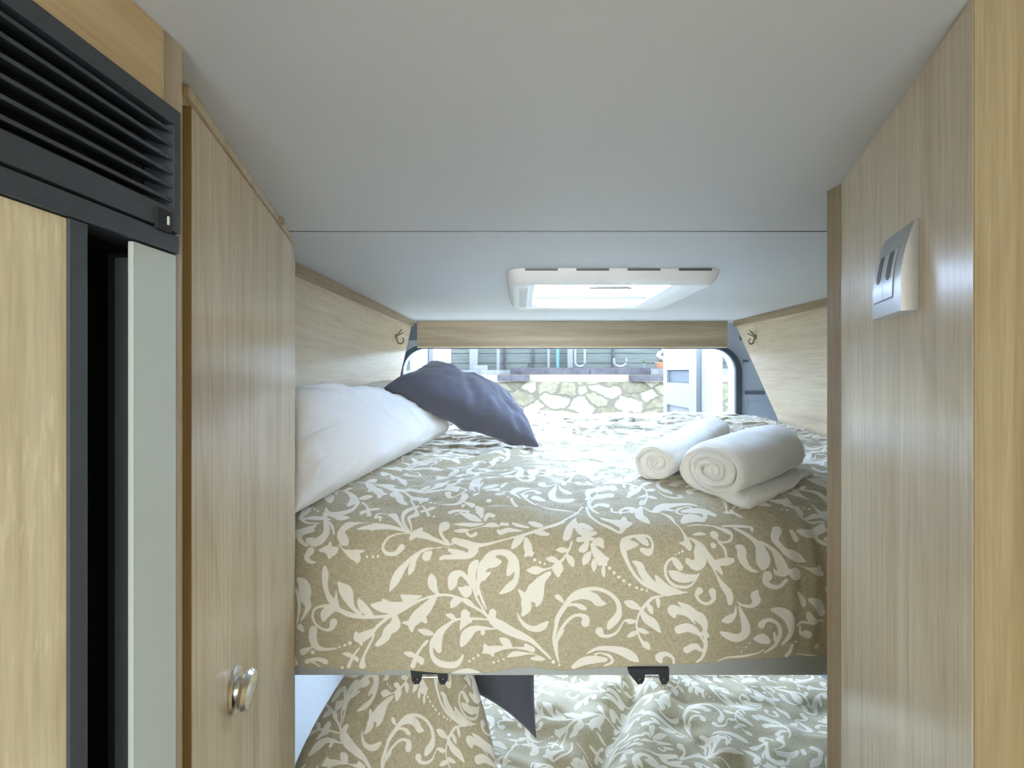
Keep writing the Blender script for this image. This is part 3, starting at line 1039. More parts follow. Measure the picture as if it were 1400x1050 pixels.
# small coat hooks
for px, py, xf, sgn, lab in ((541, 460, -0.52, 1, 'small metal hook on the left oak side panel'), (1033, 461, 1.03, -1, 'small metal hook on the right oak side panel')):
    d = abs(xf) * F / abs(px - CX)
    z = (CY - py) / F * d
    h = thing('coat_hook', lab, 'hook', W(xf, d, z - 0.03))
    bm = bmesh.new()
    add_lathe(bm, W(xf, d, z), Vector((sgn, 0, 0)), [(0.011, 0), (0.011, 0.003), (0.006, 0.005)], 16)
    bm_obj('rose', bm, M['brass'], h, True)
    for k, (du, dz) in enumerate(((-0.02, 0.022), (0.0, 0.030), (0.022, 0.018))):
        bm = bmesh.new()
        add_tube(bm, [W(xf + sgn * 0.003, d, z), W(xf + sgn * 0.014, d + du * 0.5, z + dz * 0.5), W(xf + sgn * 0.026, d + du, z + dz)], [0.0035, 0.003, 0.0025])
        bm_obj('prong', bm, M['brass'], h, True)
    bm = bmesh.new()
    pts = []
    for k in range(13):
        a = math.pi * (0.5 + 1.25 * k / 12)
        pts.append(W(xf + sgn * (0.026 - 0.022 * math.sin(a)), d + 0.006 * k / 12, z - 0.012 + 0.022 * math.cos(a) * -1 - 0.01))
    pts = [W(xf + sgn * 0.004, d, z)] + [W(xf + sgn * (0.02 + 0.018 * math.sin(t)), d - 0.012 * t, z - 0.016 - 0.016 * math.cos(t) * 0.9) for t in (-0.9, -0.3, 0.4, 1.0, 1.6, 2.2)]
    add_tube(bm, pts, 0.003)
    bm_obj('hook_arm', bm, M['brass'], h, True)

# ------------------------------------------------------------------ left: fridge and wardrobe
FX = -0.26
fc = thing('fridge_cabinet', 'oak cabinet housing the fridge at the left', 'cabinet', W(-0.5, 0.1, -1.6))
box('top_panel', FX - 0.02, FX, -0.6, 0.3605, 0.196, 0.2495, M['wood_T'], fc, 0.0008)
bm = bmesh.new()
add_poly_extrude(bm, [W(FX - 0.035, d, z) for d, z in ((0.3745, -1.59), (0.381, -1.59), (0.381, 0.2495), (0.361, 0.2495), (0.361, 0.1965), (0.3745, 0.1965))], Vector((0.0355, 0, 0)))
bm_obj('side_post', bm, M['edge'], fc, True, 0.0025)
box('carcass', XL + 0.01, FX - 0.062, -0.6, 0.381, -1.59, 0.2495, M['wood_L'], fc, 0.0)

fr = thing('fridge', 'built-in fridge with oak door front and dark vent grille', 'fridge', W(-0.3, 0.15, -1.2))
# vent grille
bm = bmesh.new()
gu, gv = [-0.2, 0.10, 0.3675, 0.3742], [0.1045, 0.1205, 0.1835, 0.1955]
grid_panel(bm, gu, gv, 0.022, lambda u, w_, q: W(FX + 0.004 + q, u, w_), [(1, 1)])
box('recess_side', FX - 0.058, FX - 0.0045, 0.3735, 0.3743, -1.25, 0.1035, M['void'], fr, 0)
box('recess_top', FX - 0.060, FX - 0.0205, 0.285, 0.3735, 0.0893, 0.1035, M['void'], fr, 0)
vg = bm_obj('vent_grille', bm, M['graphite'], fr, False, 0)
box('vent_backing', FX - 0.03, FX - 0.026, 0.0, 0.3735, 0.105, 0.195, M['void'], vg, 0)
box('vent_end', FX - 0.026, FX - 0.0185, 0.366, 0.3743, 0.105, 0.195, M['void'], vg, 0)
for k in range(6):
    zc = 0.1268 + 0.0102 * k
    bm = bmesh.new()
    add_poly_extrude(bm, [W(FX + 0.003, 0.10, zc + 0.0012), W(FX + 0.003, 0.10, zc - 0.0012), W(FX - 0.018, 0.10, zc + 0.0052), W(FX - 0.018, 0.10, zc + 0.0072)], Vector((0, 0.2675, 0)))
    bm_obj('louvre', bm, M['graphite'], vg)
# catch at the grille corner
box('grille_catch', FX + 0.003, FX + 0.0062, 0.3485, 0.3615, 0.1015, 0.1165, M['void'], vg, 0.001)
box('catch_tab', FX + 0.0045, FX + 0.0072, 0.3570, 0.3585, 0.1065, 0.1125, M['alu'], vg, 0.0003)
box('header_strip', FX - 0.02, FX + 0.0035, -0.2, 0.3735, 0.0893, 0.1022, M['graphite'], fr, 0.001)
box('shadow_gap', FX - 0.02, FX - 0.001, -0.2, 0.3735, 0.1022, 0.1045, M['void'], fr, 0)
dr = box('door', FX - 0.022, FX, -0.2, 0.2845, -1.25, 0.0885, M['wood_Y'], fr, 0.0008)
box('door_frame', FX - 0.022, FX + 0.002, 0.2847, 0.2962, -1.25, 0.0885, M['graphite'], dr, 0.001)
box('recess', FX - 0.060, FX - 0.050, 0.285, 0.374, -1.25, 0.0885, M['void'], fr, 0)
box('gasket', FX - 0.0215, FX - 0.010, 0.345, 0.3605, -1.25, 0.080, M['alu_dark'], fr, 0.002)
box('handle_profile', FX - 0.0025, FX + 0.001, 0.3325, 0.3735, -1.25, 0.0880, M['alu'], fr, 0.0008)

# wardrobe with the slanting door
WA, WB = Vector((-0.292, 0.430)), Vector((-0.4243, 0.919))
tl = (WB - WA).normalized()
nl = Vector((tl.y, -tl.x))     # towards the aisle
wd = thing('wardrobe', 'oak wardrobe with a slanting front between fridge and bed', 'wardrobe', W(-0.5, 0.65, -1.6))
prism('carcass', [(XL + 0.01, 0.386), (-0.285, 0.386), (WA.x, WA.y), (WB.x, WB.y), (XL + 0.01, 0.919)], -1.59, 0.2495, M['wood_L'], wd, 0.0008)


def LW(s, off, z):
    p = WA + tl * s + nl * off
    return W(p.x, p.y, z)


LL = (WB - WA).length
bm = bmesh.new()
add_poly_extrude(bm, [LW(0.0, 0.0003, -1.5), LW(LL - 0.001, 0.0003, -1.5), LW(LL - 0.001, 0.0003, 0.205), LW(LL - 0.035, 0.0003, 0.231), LW(0.0, 0.0003, 0.231)], Vector((nl.x, nl.y, 0)) * 0.0065)
door = bm_obj('door', bm, M['wood_L'], wd, True, 0.0008)
bm = bmesh.new()
add_poly_extrude(bm, [LW(-0.0009, 0.0, -1.5), LW(-0.0003, 0.0, -1.5), LW(-0.0003, 0.0, 0.231), LW(-0.0009, 0.0, 0.231)], Vector((nl.x, nl.y, 0)) * 0.0066)
bm_obj('edge_band', bm, M['edge_y'], door)
bm = bmesh.new()
add_poly_extrude(bm, [LW(0.0, 0.0003, 0.2395), LW(LL, 0.0003, 0.2395), LW(LL, 0.0003, 0.2493), LW(0.0, 0.0003, 0.2493)], Vector((nl.x, nl.y, 0)) * 0.004)
bm_obj('top_moulding', bm, M['wood_L'], wd)
bm = bmesh.new()
add_poly_extrude(bm, [LW(LL - 0.135, 0.004, 0.240), LW(LL - 0.120, 0.004, 0.240), LW(LL - 0.120, 0.004, 0.249), LW(LL - 0.135, 0.004, 0.249)], Vector((nl.x, nl.y, 0)) * 0.006)
bm_obj('door_stop', bm, M['edge'], wd)
# round lock knob
ks = 0.122
ko = LW(ks, 0.0068, -0.350)
kn = Vector((nl.x, nl.y, 0))
bm = bmesh.new()
add_lathe(bm, ko, kn, [(0.0245, 0), (0.025, 0.002), (0.0235, 0.0045), (0.019, 0.005)], 40)
rose = bm_obj('knob', bm, M['chrome'], door, True)
bm = bmesh.new()
kt = (kn + Vector((-0.06, -0.10, -0.10))).normalized()
add_lathe(bm, ko + kn * 0.004, kt, [(0.013, 0), (0.013, 0.004), (0.0195, 0.006), (0.0215, 0.010), (0.019, 0.0145), (0.010, 0.0168), (0.001, 0.0172)], 40)
bm_obj('push_button', bm, M['chrome'], rose, True)

# ------------------------------------------------------------------ right: slanting partition, near cabinet, switch
RA, RB = Vector((0.300, 0.330)), Vector((0.4226, 0.656))
tr = (RB - RA).normalized()
nr = Vector((-tr.y, tr.x))
pr = thing('partition_panel', 'slanting pale oak partition carrying the light switch', 'panel', W(0.7, 0.5, -1.6))
prism('panel', [(RA.x, RA.y), (RB.x, RB.y), (1.28, 0.656), (1.28, 0.333)], -1.59, 0.2495, M['wood_R'], pr, 0.0008)
prism('edge_band', [(RB.x, RB.y + 0.0004), (0.4206, 0.683), (1.28, 0.683), (1.28, 0.6564)], -1.59, 0.2495, M['edge'], pr, 0.003)
tag(box('tall_cabinet', 0.300, 1.28, -0.6, 0.3290, -1.59, 0.2495, M['wood_G'], None, 0.0008), 'golden oak tall cabinet side at the right edge of the view', 'cabinet')


def RW(s, off, z):
    p = RA + tr * s + nr * off
    return W(p.x, p.y, z)


S0 = (Vector((0.329, 0.4146)) - RA).dot(tr)
SL = 0.0765
ZB, ZT = 0.0525, 0.1285
sw = thing('light_switch', 'silver double rocker light switch on the right oak partition', 'switch', RW(S0 + SL / 2, 0, ZB))


def prof_off(t):
    """how far the cover stands off the wall, t = 0 bottom to 1 top"""
    return 0.0130 - 0.0102 * max(0.0, (t - 0.25) / 0.75) ** 2.0


def curved_plate(name, s0, s1, z0, z1, lift, mat, parent, base=None, n=18, rsmooth=True):
    bm = bmesh.new()
    fr_, bk = [], []
    for k in range(n + 1):
        z = z0 + (z1 - z0) * k / n
        t = (z - ZB) / (ZT - ZB)
        o_ = prof_off(t) + lift
        b_ = 0.0002 if base is None else o_ + base
        fr_.append((bm.verts.new(RW(s0, o_, z)), bm.verts.new(RW(s1, o_, z))))
        bk.append((bm.verts.new(RW(s0, b_, z)), bm.verts.new(RW(s1, b_, z))))
    for k in range(n):
        bm.faces.new((fr_[k][0], fr_[k][1], fr_[k + 1][1], fr_[k + 1][0]))
        bm.faces.new((bk[k][0], bk[k + 1][0], bk[k + 1][1], bk[k][1]))
        for q in (0, 1):
            bm.faces.new((fr_[k][q], fr_[k + 1][q], bk[k + 1][q], bk[k][q]))
    for k in (0, n):
        bm.faces.new((fr_[k][0], fr_[k][1], bk[k][1], bk[k][0]))
    return bm_obj(name, bm, mat, parent, True)


curved_plate('cover_plate', S0, S0 + SL, ZB, ZT, 0, M['silver'], sw)
curved_plate('rocker_recess', S0 + 0.0175, S0 + SL - 0.006, ZB + 0.0135, ZT - 0.0175, 0.0002, M['slot'], sw, -0.001)
RWD = (SL - 0.0235 - 0.0022) / 2
for k in range(2):
    a0 = S0 + 0.0182 + k * (RWD + 0.0008)
    rk = curved_plate('rocker', a0, a0 + RWD, ZB + 0.0148, ZT - 0.0185, 0.0008, M['silver_face'], sw, -0.001)
    # pill-shaped slot
    bm = bmesh.new()
    c0 = a0 + RWD * 0.5
    ring = []
    hw, zl, zh = 0.0060, ZB + 0.031, ZT - 0.0195
    pts = []
    for q in range(13):
        a = math.pi + math.pi * q / 12
        pts.append((c0 + hw * math.cos(a), zl + hw + hw * math.sin(a)))
    for q in range(7):
        pts.append((c0 + hw, zl + hw + (zh - zl - hw) * (q + 1) / 7))
    for q in range(7):
        pts.append((c0 - hw, zh - (zh - zl - hw) * q / 7))
    top_, bot_ = [], []
    cen_t, cen_b = [], []
    for s_, z_ in pts:
        o_ = prof_off((z_ - ZB) / (ZT - ZB))
        top_.append(bm.verts.new(RW(s_, o_ + 0.0011, z_)))
        bot_.append(bm.verts.new(RW(s_, o_ + 0.0002, z_)))
    n = len(pts)
    L = 13
    # strips across so the slot follows the curve
    left = list(range(19, 26 + 1))
    for i in range(n):
        j = (i + 1) % n
        bm.faces.new((top_[i], top_[j], bot_[j], bot_[i]))
    for i in range(6):
        bm.faces.new((top_[i], top_[i + 1], top_[11 - i], top_[12 - i])) if i + 1 < 11 - i else None
    for i in range(7):
        ra = 12 + i
        la_ = n - 1 - i + 0
        rb = ra + 1
        lb = la_
        l0 = 0 if i == 0 else n - i
        l1 = n - 1 - i
        bm.faces.new((top_[ra], top_[rb], top_[l1], top_[l0]))
    bm_obj('finger_slot', bm, M['slot'], rk, True)

# ------------------------------------------------------------------ roof light
sk = thing('roof_light', 'white framed roof hatch in the ceiling above the bed', 'skylight', W(0.22, 1.44, 0.213))
Z0, Z1 = 0.213, CE
bm = bmesh.new()


def sk_loop(x0, x1, d0, d1, r, z, n=8):
    return [(x, d, z) for x, d in rrect(x0, x1, d0, d1, r, n)]


loops = [sk_loop(-0.036, 0.486, 1.183, 1.705, 0.045, Z1 - 0.0004),
         sk_loop(-0.032, 0.482, 1.187, 1.701, 0.045, Z1 - 0.020),
         sk_loop(-0.022, 0.472, 1.197, 1.691, 0.042, Z0 + 0.004),
         sk_loop(-0.012, 0.462, 1.207, 1.681, 0.038, Z0),
         sk_loop(SKX0 - 0.02, SKX1 + 0.02, SKD0 - 0.02, SKD1 + 0.01, 0.015, Z0 + 0.001),
         sk_loop(SKX0 - 0.012, SKX1 + 0.012, SKD0 - 0.012, SKD1 + 0.003, 0.012, Z0 + 0.008),
         sk_loop(SKX0 + 0.001, SKX1 - 0.001, SKD0 + 0.001, SKD1 - 0.001, 0.010, Z0 + 0.010),
         sk_loop(SKX0 + 0.001, SKX1 - 0.001, SKD0 + 0.001, SKD1 - 0.001, 0.010, Z1 + 0.055)]
vl = [[bm.verts.new(W(*p)) for p in lp] for lp in loops]
n = len(vl[0])
for a, b in zip(vl, vl[1:]):
    for i in range(n):
        bm.faces.new((a[i], a[(i + 1) % n], b[(i + 1) % n], b[i]))
skf = bm_obj('frame', bm, M['white_pl'], sk, True)
box('pane', SKX0 - 0.03, SKX1 + 0.03, SKD0 - 0.03, SKD1 + 0.03, Z1 + 0.0605, Z1 + 0.066, M['clear'], sk, 0.002)
box('blind_rail', SKX0 + 0.004, SKX1 - 0.004, SKD1 - 0.125, SKD1 - 0.119, Z0 + 0.0125, Z0 + 0.018, M['alu_dark'], sk, 0.001)
box('pleated_blind', SKX0 + 0.003, SKX1 - 0.003, SKD0 + 0.002, SKD1 - 0.002, Z0 + 0.0185, Z0 + 0.0195, M['glass'], sk, 0)
for k in range(4):
    xx = 0.010 + k * 0.122
    box('vent_slot', xx, xx + 0.078, 1.1815, 1.1835, Z1 - 0.0065, Z1 - 0.0015, M['slot'], skf, 0)
bm = bmesh.new()
add_poly_extrude(bm, [W(0.17, 1.232, Z0), W(0.19, 1.222, Z0), W(0.23, 1.219, Z0), W(0.26, 1.222, Z0), W(0.275, 1.232, Z0)], Vector((0, 0, -0.006)))
bm_obj('pull_handle', bm, M['grey_pl'], sk, True, 0.001)
box('side_bezel', -0.004, 0.018, 1.26, 1.60, Z0 - 0.0015, Z0 + 0.002, M['grey_pl'], skf, 0.0015)

# ------------------------------------------------------------------ upper bunk
BX0, BX1 = -0.515, 1.025
ub = thing('upper_bunk', 'upper bunk platform with grey rail under the patterned duvet', 'bed', W(0.25, 1.6, -0.575))
box('rail', BX0, BX1, 0.952, 0.972, -0.578, -0.430, M['rail'], ub, 0.002)
box('platform', BX0, BX1, 0.9725, 2.36, -0.576, -0.545, M['white_pl'], ub, 0.001)
for k, (pa, pb) in enumerate(((560, 612), (858, 915))):
    d = 0.944
    br = Vector((0, 0, 0))
    bm = bmesh.new()
    # yoke outline in px
    w_ = pb - pa
    yt, yb = (914, 936)
    gl = pa + (17 if k == 0 else 24)
    out = [(pa, yt), (pb, yt), (pb, yb - 6), (pb - 4, yb), (pb - 10, yb), (pb - 13, yb - 6), (pb - 14, yb - 14),
           (gl, yb - 14), (gl - 1, yb - 6), (gl - 4, yb - 1), (gl - 10, yb), (gl - 14, yb - 5), (pa + 2, yt + 7)]
    add_poly_extrude(bm, [P(x, y, d) for x, y in out], Vector((0, 0.007, 0)))
    b1 = bm_obj('catch', bm, M['black'], ub, True, 0.0015)
    bm = bmesh.new()
    add_tube(bm, [P(gl - 2, yb - 10.5, d + 0.003), P(pb - 12, yb - 10.5, d + 0.003)], 0.0022)
    bm_obj('catch_pin', bm, M['chrome'], b1, True)
    for px in (gl - 7, pb - 7):
        bm = bmesh.new()
        add_lathe(bm, P(px, yb - 7, d), Vector((0, -1, 0)), [(0.004, 0), (0.004, 0.002), (0.002, 0.003)], 14)
        bm_obj('catch_bolt', bm, M['black'], b1, True)

tag(box('mattress', BX0 + 0.01, BX1 - 0.01, 0.985, 2.34, -0.544, -0.345, M['mattress'], None, 0.03), 'mattress on the upper bunk hidden beneath the patterned duvet', 'mattress')

# duvet: a thick sheet following the profile
hem_px = np.array([400, 440, 500, 515, 535, 560, 600, 640, 665, 690, 725, 745, 770, 850, 880, 950, 1000, 1040, 1080, 1131])
hem_py = np.array([911, 913.5, 918, 921, 917, 917, 920, 921, 920, 915, 911, 914, 917, 912.5, 910.5, 908, 903.5, 902.5, 899, 897])


def duvet_surface(u, s, soft=1.0):
    d = np.interp(s, PS, PD)
    z = np.interp(s, PS, PZ)
    ds = 0.004
    td = np.interp(s + ds, PS, PD) - np.interp(s - ds, PS, PD)
    tz = np.interp(s + ds, PS, PZ) - np.interp(s - ds, PS, PZ)
    ln = np.hypot(td, tz) + 1e-9
    nd, nz = -tz / ln, td / ln
    top = np.clip((s - 0.27) / 0.12, 0, 1)
    top = top * top * (3 - 2 * top)
    h = (0.006 + 0.010 * top) * vnoise(u * 5, s * 6, 1)
    h += 0.015 * top * vnoise(u * 9 + 2 * vnoise(u * 3, s * 3, 9), s * 13, 2)
    h += 0.0095 * top * (np.abs(vnoise(u * 16 + 3 * vnoise(u * 4, s * 4, 8), s * 24, 3)) - 0.25)
    h += 0.0055 * top * vnoise(u * 34, s * 50, 7)
    h += 0.003 * (1 - top) * vnoise(u * 14, s * 9, 4)
    # gathers at the right end of the front
    g = np.clip((u - 0.47) / 0.09, 0, 1) * np.clip((s - 0.02) / 0.1, 0, 1)
    h += 0.007 * g * np.sin(u * 150 + 5 * vnoise(u * 4, s * 5, 5)) * np.clip(1.3 - s / 0.35, 0, 1)
    # a diagonal crease from the pillows
    h += 0.010 * top * np.exp(-((s - 0.62 - 0.5 * (u + 0.2)) / 0.02) ** 2) * np.exp(-((u + 0.1) / 0.18) ** 2)
    # fold hump behind the towels
    h += 0.018 * np.exp(-((s - 1.45) / 0.12) ** 2) * np.exp(-((u - 0.75) / 0.3) ** 2)
    h = h * soft
    return np.stack([u, d + nd * h, ZC + z + nz * h], -1)


nu = 770
us = np.linspace(-0.505, 1.015, nu)
srow = np.concatenate([np.linspace(0, 0.38, 205), np.linspace(0.38, SMAX, 300)[1:]])
pxu = CX + us * F / 0.935
hem = np.interp(-np.interp(pxu, hem_px, hem_py), -PY, PS)
k = np.clip(srow[None, :] / 0.15, 0, 1)
S = (hem[:, None] * (1 - k) + srow[None, :] * 1.0)
S = np.minimum(np.where(srow[None, :] < 0.15, hem[:, None] + srow[None, :] * (0.15 - hem[:, None]) / 0.15, srow[None, :]), SMAX)
U = np.repeat(us[:, None], len(srow), 1)
S, U = S.T, U.T
co = duvet_surface(U, S)
nr_, nc_ = S.shape
und = co.copy()
# underside: the same sheet moved in by its thickness
und[..., 1] += np.where(S < 0.4, 0.008, 0.0) + np.zeros_like(S)
und[..., 2] -= np.clip((S - 0.25) / 0.1, 0, 1) * 0.03
vv = np.concatenate([co.reshape(-1, 3), und[::1].reshape(-1, 3)])
# a coarse underside keeps the mesh light
st = 8
ri = np.unique(np.concatenate([np.arange(0, nr_, st), [nr_ - 1]]))
ci = np.unique(np.concatenate([np.arange(0, nc_, st), [nc_ - 1]]))
und_c = und[np.ix_(ri, ci)].reshape(-1, 3)
vv = np.concatenate([co.reshape(-1, 3), und_c])
f1 = grid_faces(nr_, nc_, 0)
f2 = grid_faces(len(ri), len(ci), nr_ * nc_, True)
att = np.concatenate([print_at(U, S).ravel(), np.full(len(und_c), 20.0)])
faces = [f1, f2, rim(nr_, nc_, ri, ci, nr_ * nc_)]
duv = np_mesh('duvet', vv, faces, M['damask'], None, att)
tag(duv, 'taupe and cream scroll-print duvet covering the upper bunk', 'duvet')

# ------------------------------------------------------------------ pillows and cushions


def pillow(name, A, B, C, D, half, mat, label, cat, group=None, n=70, pinch=0.10, power=0.42, bend=None, wr=0.006, seed=0, attr=False, sag=0.0, uvo=(0, 0), wrx=9, lower=0.8):
    """A near-left, B near-right, C far-right, D far-left corners; plump on both sides"""
    A, B, C, D = [np.array(q, float) for q in (A, B, C, D)]
    a = np.linspace(-1, 1, n)
    Aa, Bb = np.meshgrid(a, a)            # Aa along A->B, Bb along A->D
    # gather samples toward the edges for a clean seam
    Aa = np.sin(Aa * math.pi / 2)
    Bb = np.sin(Bb * math.pi / 2)
    pa = Aa * (1 - pinch * (1 - Aa ** 2) * 0 - pinch * (1 - Bb ** 2) * np.abs(Aa) ** 3)
    pb = Bb * (1 - pinch * (1 - Aa ** 2) * np.abs(Bb) ** 3)
    s, t = (pa + 1) / 2, (pb + 1) / 2
    base = (1 - t)[..., None] * ((1 - s)[..., None] * A + s[..., None] * B) + t[..., None] * ((1 - s)[..., None] * D + s[..., None] * C)
    nrm = np.cross(B - A + C - D, D - A + C - B)
    nrm = nrm / np.linalg.norm(nrm)
    if nrm[2] < 0 and abs(nrm[2]) > 0.2:
        nrm = -nrm
    prof = np.maximum((1 - Aa ** 2) * (1 - Bb ** 2), 0) ** power
    L1 = np.linalg.norm(B - A)
    L2 = np.linalg.norm(D - A)
    w = vnoise(Aa * wrx * L1, Bb * wrx * L2, seed + 20) * 2 + 0.9 * (np.abs(vnoise(Aa * wrx * 1.9 * L1 + Bb * 2, Bb * wrx * L2, seed + 30)) - 0.2) + 0.6 * vnoise(Aa * wrx * 4 * L1, Bb * wrx * 2 * L2, seed + 50)
    edge = np.minimum(1, 4 * prof)
    # puckers running in from the seam
    ang = np.arctan2(Bb, Aa)
    rr = np.maximum(np.abs(Aa), np.abs(Bb))
    pk = vnoise(ang * 6, rr * 2, seed + 40) * np.clip((rr - 0.45) / 0.4, 0, 1) * np.clip((1 - rr) / 0.08, 0, 1)
    out = []
    for sg in (1, -1):
        h = half * prof * (1.0 if sg > 0 else lower) + (wr * w * edge + wr * 1.6 * pk if sg > 0 else 0)
        q = base + sg * h[..., None] * nrm
        if bend is not None:
            q = q + bend(Aa, Bb)[..., None] * nrm
        out.append(q)
    v = np.concatenate([out[0].reshape(-1, 3), out[1].reshape(-1, 3)])
    f = np.concatenate([grid_faces(n, n, 0), grid_faces(n, n, n * n, True)])
    # weld the seam
    idx = np.arange(2 * n * n)
    bd = np.zeros((n, n), bool)
    bd[0] = bd[-1] = True
    bd[:, 0] = bd[:, -1] = True
    flat = np.where(bd.ravel())[0]
    idx[n * n + flat] = flat
    f = idx[f]
    at = None
    if attr:
        pr_ = print_at(uvo[0] + (s - 0.5) * L1, uvo[1] + t * L2)
        at = np.concatenate([pr_.ravel(), pr_.ravel()])
    me_o = np_mesh(name, v, f, mat, None, at)
    bmx = bmesh.new()
    bmx.from_mesh(me_o.data)
    bmesh.ops.delete(bmx, geom=[q for q in bmx.verts if not q.link_faces], context='VERTS')
    bmesh.ops.recalc_face_normals(bmx, faces=bmx.faces)
    bmx.to_mesh(me_o.data)
    bmx.free()
    tag(me_o, label, cat, group)
    return me_o


wp = pillow('pillow', W(-0.44, 0.950, -0.272), W(-0.225, 1.49, -0.178), W(-0.42, 1.56, -0.085), W(-0.475, 0.985, -0.030), 0.078, M['white_cloth'],
       'white pillow nearest the wardrobe on the upper bunk', 'pillow', n=120, wr=0.011, seed=3, power=0.27, pinch=0.03, wrx=5.5)
cp = pillow('pillow', W(-0.385, 1.60, -0.125), W(-0.25, 2.10, -0.14), W(-0.44, 2.12, -0.04), W(-0.475, 1.50, -0.035), 0.05, M['cream_cloth'],
       'cream pillow half hidden behind the dark cushion', 'pillow', n=60, wr=0.003, seed=5)
gc = pillow('cushion', W(-0.385, 1.40, -0.042), W(0.050, 1.385, -0.205), W(-0.035, 1.66, -0.105), W(-0.315, 1.70, 0.015), 0.078, M['slate_cloth'],
       'slate grey cushion resting on the white pillow of the upper bunk', 'cushion', n=120, wr=0.0055, seed=8, pinch=0.05, power=0.36, wrx=6.5, lower=0.72,
       bend=lambda a, b: 0.012 * np.exp(-((a + 0.55) / 0.3) ** 2) * (1 + b) / 2 - 0.010 * np.exp(-((a + 0.1 + 0.25 * b) / 0.10) ** 2) * (1 - a * a) - 0.008 * np.exp(-((a - 0.45 + 0.3 * b) / 0.07) ** 2) * np.clip(0.5 - b, 0, 1))

# ------------------------------------------------------------------ rolled towels


def towel(name, O, ang, length, R, turns, thick, label, tail=0.0, squash=0.85, seed=0, core=0.003, lean=0.0):
    """a cloth strip wound into a roll; O is the middle of the near end face, ang the heading of its axis"""
    ax = np.array([math.cos(ang), math.sin(ang), lean])
    qd = np.array([math.sin(ang), -math.cos(ang), 0])
    up = np.array([0, 0, 1.0])
    # spiral centre line in (q, z), from the core outwards and on to the tail under the roll
    th = np.linspace(0, 2 * math.pi * turns, int(44 * turns))
    r = core + (R - thick / 2 - core) * (th / th[-1]) ** 0.92
    a0 = -math.pi / 2 - th[-1]
    wob = 1 + (0.07 * np.sin(3 * th + seed) + 0.09 * np.sin(2 * th * 0.7 + seed * 2)) * np.clip(1.3 - th / th[-1], 0.35, 1)
    q = r * np.cos(th + a0) * wob * 1.10
    z = r * np.sin(th + a0) * squash * (1 + 0.03 * np.sin(2.3 * th))
    t0 = np.array([q[1] - q[0], z[1] - z[0]])
    t0 = t0 / np.linalg.norm(t0)
    pre = np.linspace(-thick * 0.9, 0, 7)[:-1]
    q = np.concatenate([q[0] + t0[0] * pre, q])
    z = np.concatenate([z[0] + t0[1] * pre, z])
    if tail > 0:
        tt = np.linspace(0, tail, 16)[1:]
        q = np.concatenate([q, q[-1] + tt])
        z = np.concatenate([z, z[-1] + 0.004 * np.sin(tt / tail * 3.1) - 0.0 * tt])
    n = len(q)
    tq, tz = np.gradient(q), np.gradient(z)
    ln = np.hypot(tq, tz) + 1e-9
    nq, nz = -tz / ln, tq / ln
    hw = np.full(n, thick / 2)
    hw[:4] *= np.array([0.3, 0.6, 0.8, 0.95])
    if tail > 0:
        hw[-16:] *= np.linspace(1.0, 1.7, 16)
    hw[-3:] *= np.array([0.95, 0.8, 0.45])
    prof = np.concatenate([np.stack([q + nq * hw, z + nz * hw], 1), np.stack([q - nq * hw, z - nz * hw], 1)[::-1]])
    m = len(prof)
    nl_ = 46
    ls = np.linspace(0, 1, nl_)
    ls = 0.5 - 0.5 * np.cos(ls * math.pi) * (1) if True else ls
    V = []
    rad = np.hypot(prof[:, 0], prof[:, 1]) / R
    # inner turns stand proud a little; the end edge of each layer is rounded by the cap shrink
    for i, l in enumerate(ls):
        e = min(l, 1 - l) * length
        sh = 1 - 0.62 * max(0, 1 - e / (thick * 0.7)) ** 2
        c = np.concatenate([np.stack([q, z], 1), np.stack([q, z], 1)[::-1]])
        pp = c + (prof - c) * sh
        stag = 0.006 * np.sin(rad * 9 + seed) * (1 if l < 0.5 else -1) * max(0, 1 - e / 0.02)
        bulge = 1 + 0.05 * math.sin(math.pi * l)
        nn = 0.0035 * vnoise(np.arctan2(pp[:, 1], pp[:, 0]) * 2.2 + rad * 3, np.full(m, l * length * 22), seed + 3)
        rr_ = np.hypot(pp[:, 0], pp[:, 1]) + 1e-6
        pq = pp[:, 0] * bulge + pp[:, 0] / rr_ * nn
        pz = pp[:, 1] * bulge + pp[:, 1] / rr_ * nn
        V.append(np.array(O)[None, :] + ax[None, :] * (l * length + stag)[:, None] + qd[None, :] * pq[:, None] + up[None, :] * pz[:, None])
    V = np.concatenate(V)
    i = np.arange(nl_ - 1)[:, None] * m
    j = np.arange(m)[None, :]
    j2 = (j + 1) % m
    f = np.stack([i + j, i + j2, i + m + j2, i + m + j], -1).reshape(-1, 4)
    # end caps: quads between the two sides of the strip
    caps = []
    for base, flip in ((0, False), ((nl_ - 1) * m, True)):
        for k_ in range(n - 1):
            fq = (base + k_, base + m - 1 - k_, base + m - 2 - k_, base + k_ + 1)
            caps.append(fq[::-1] if flip else fq)
    f = np.concatenate([f, np.array(caps)])
    o = np_mesh(name, V, f, M['terry'])
    bmx = bmesh.new()
    bmx.from_mesh(o.data)
    bmesh.ops.recalc_face_normals(bmx, faces=bmx.faces)
    bmx.to_mesh(o.data)
    bmx.free()
    tag(o, label, 'towel')
    return o


t1 = towel('towel', W(0.405, 1.060, -0.208), math.radians(36), 0.275, 0.077, 3.6, 0.0195, 'thick white rolled bath towel in front, its loose end folded under', tail=0.085, squash=0.80, seed=1, core=0.004, lean=0.09)
t2 = towel('towel', W(0.305, 1.135, -0.206), math.radians(52), 0.45, 0.051, 3.2, 0.0145, 'slimmer white rolled towel lying behind the thick rolled towel', squash=0.90, seed=4, core=0.003, lean=0.07)

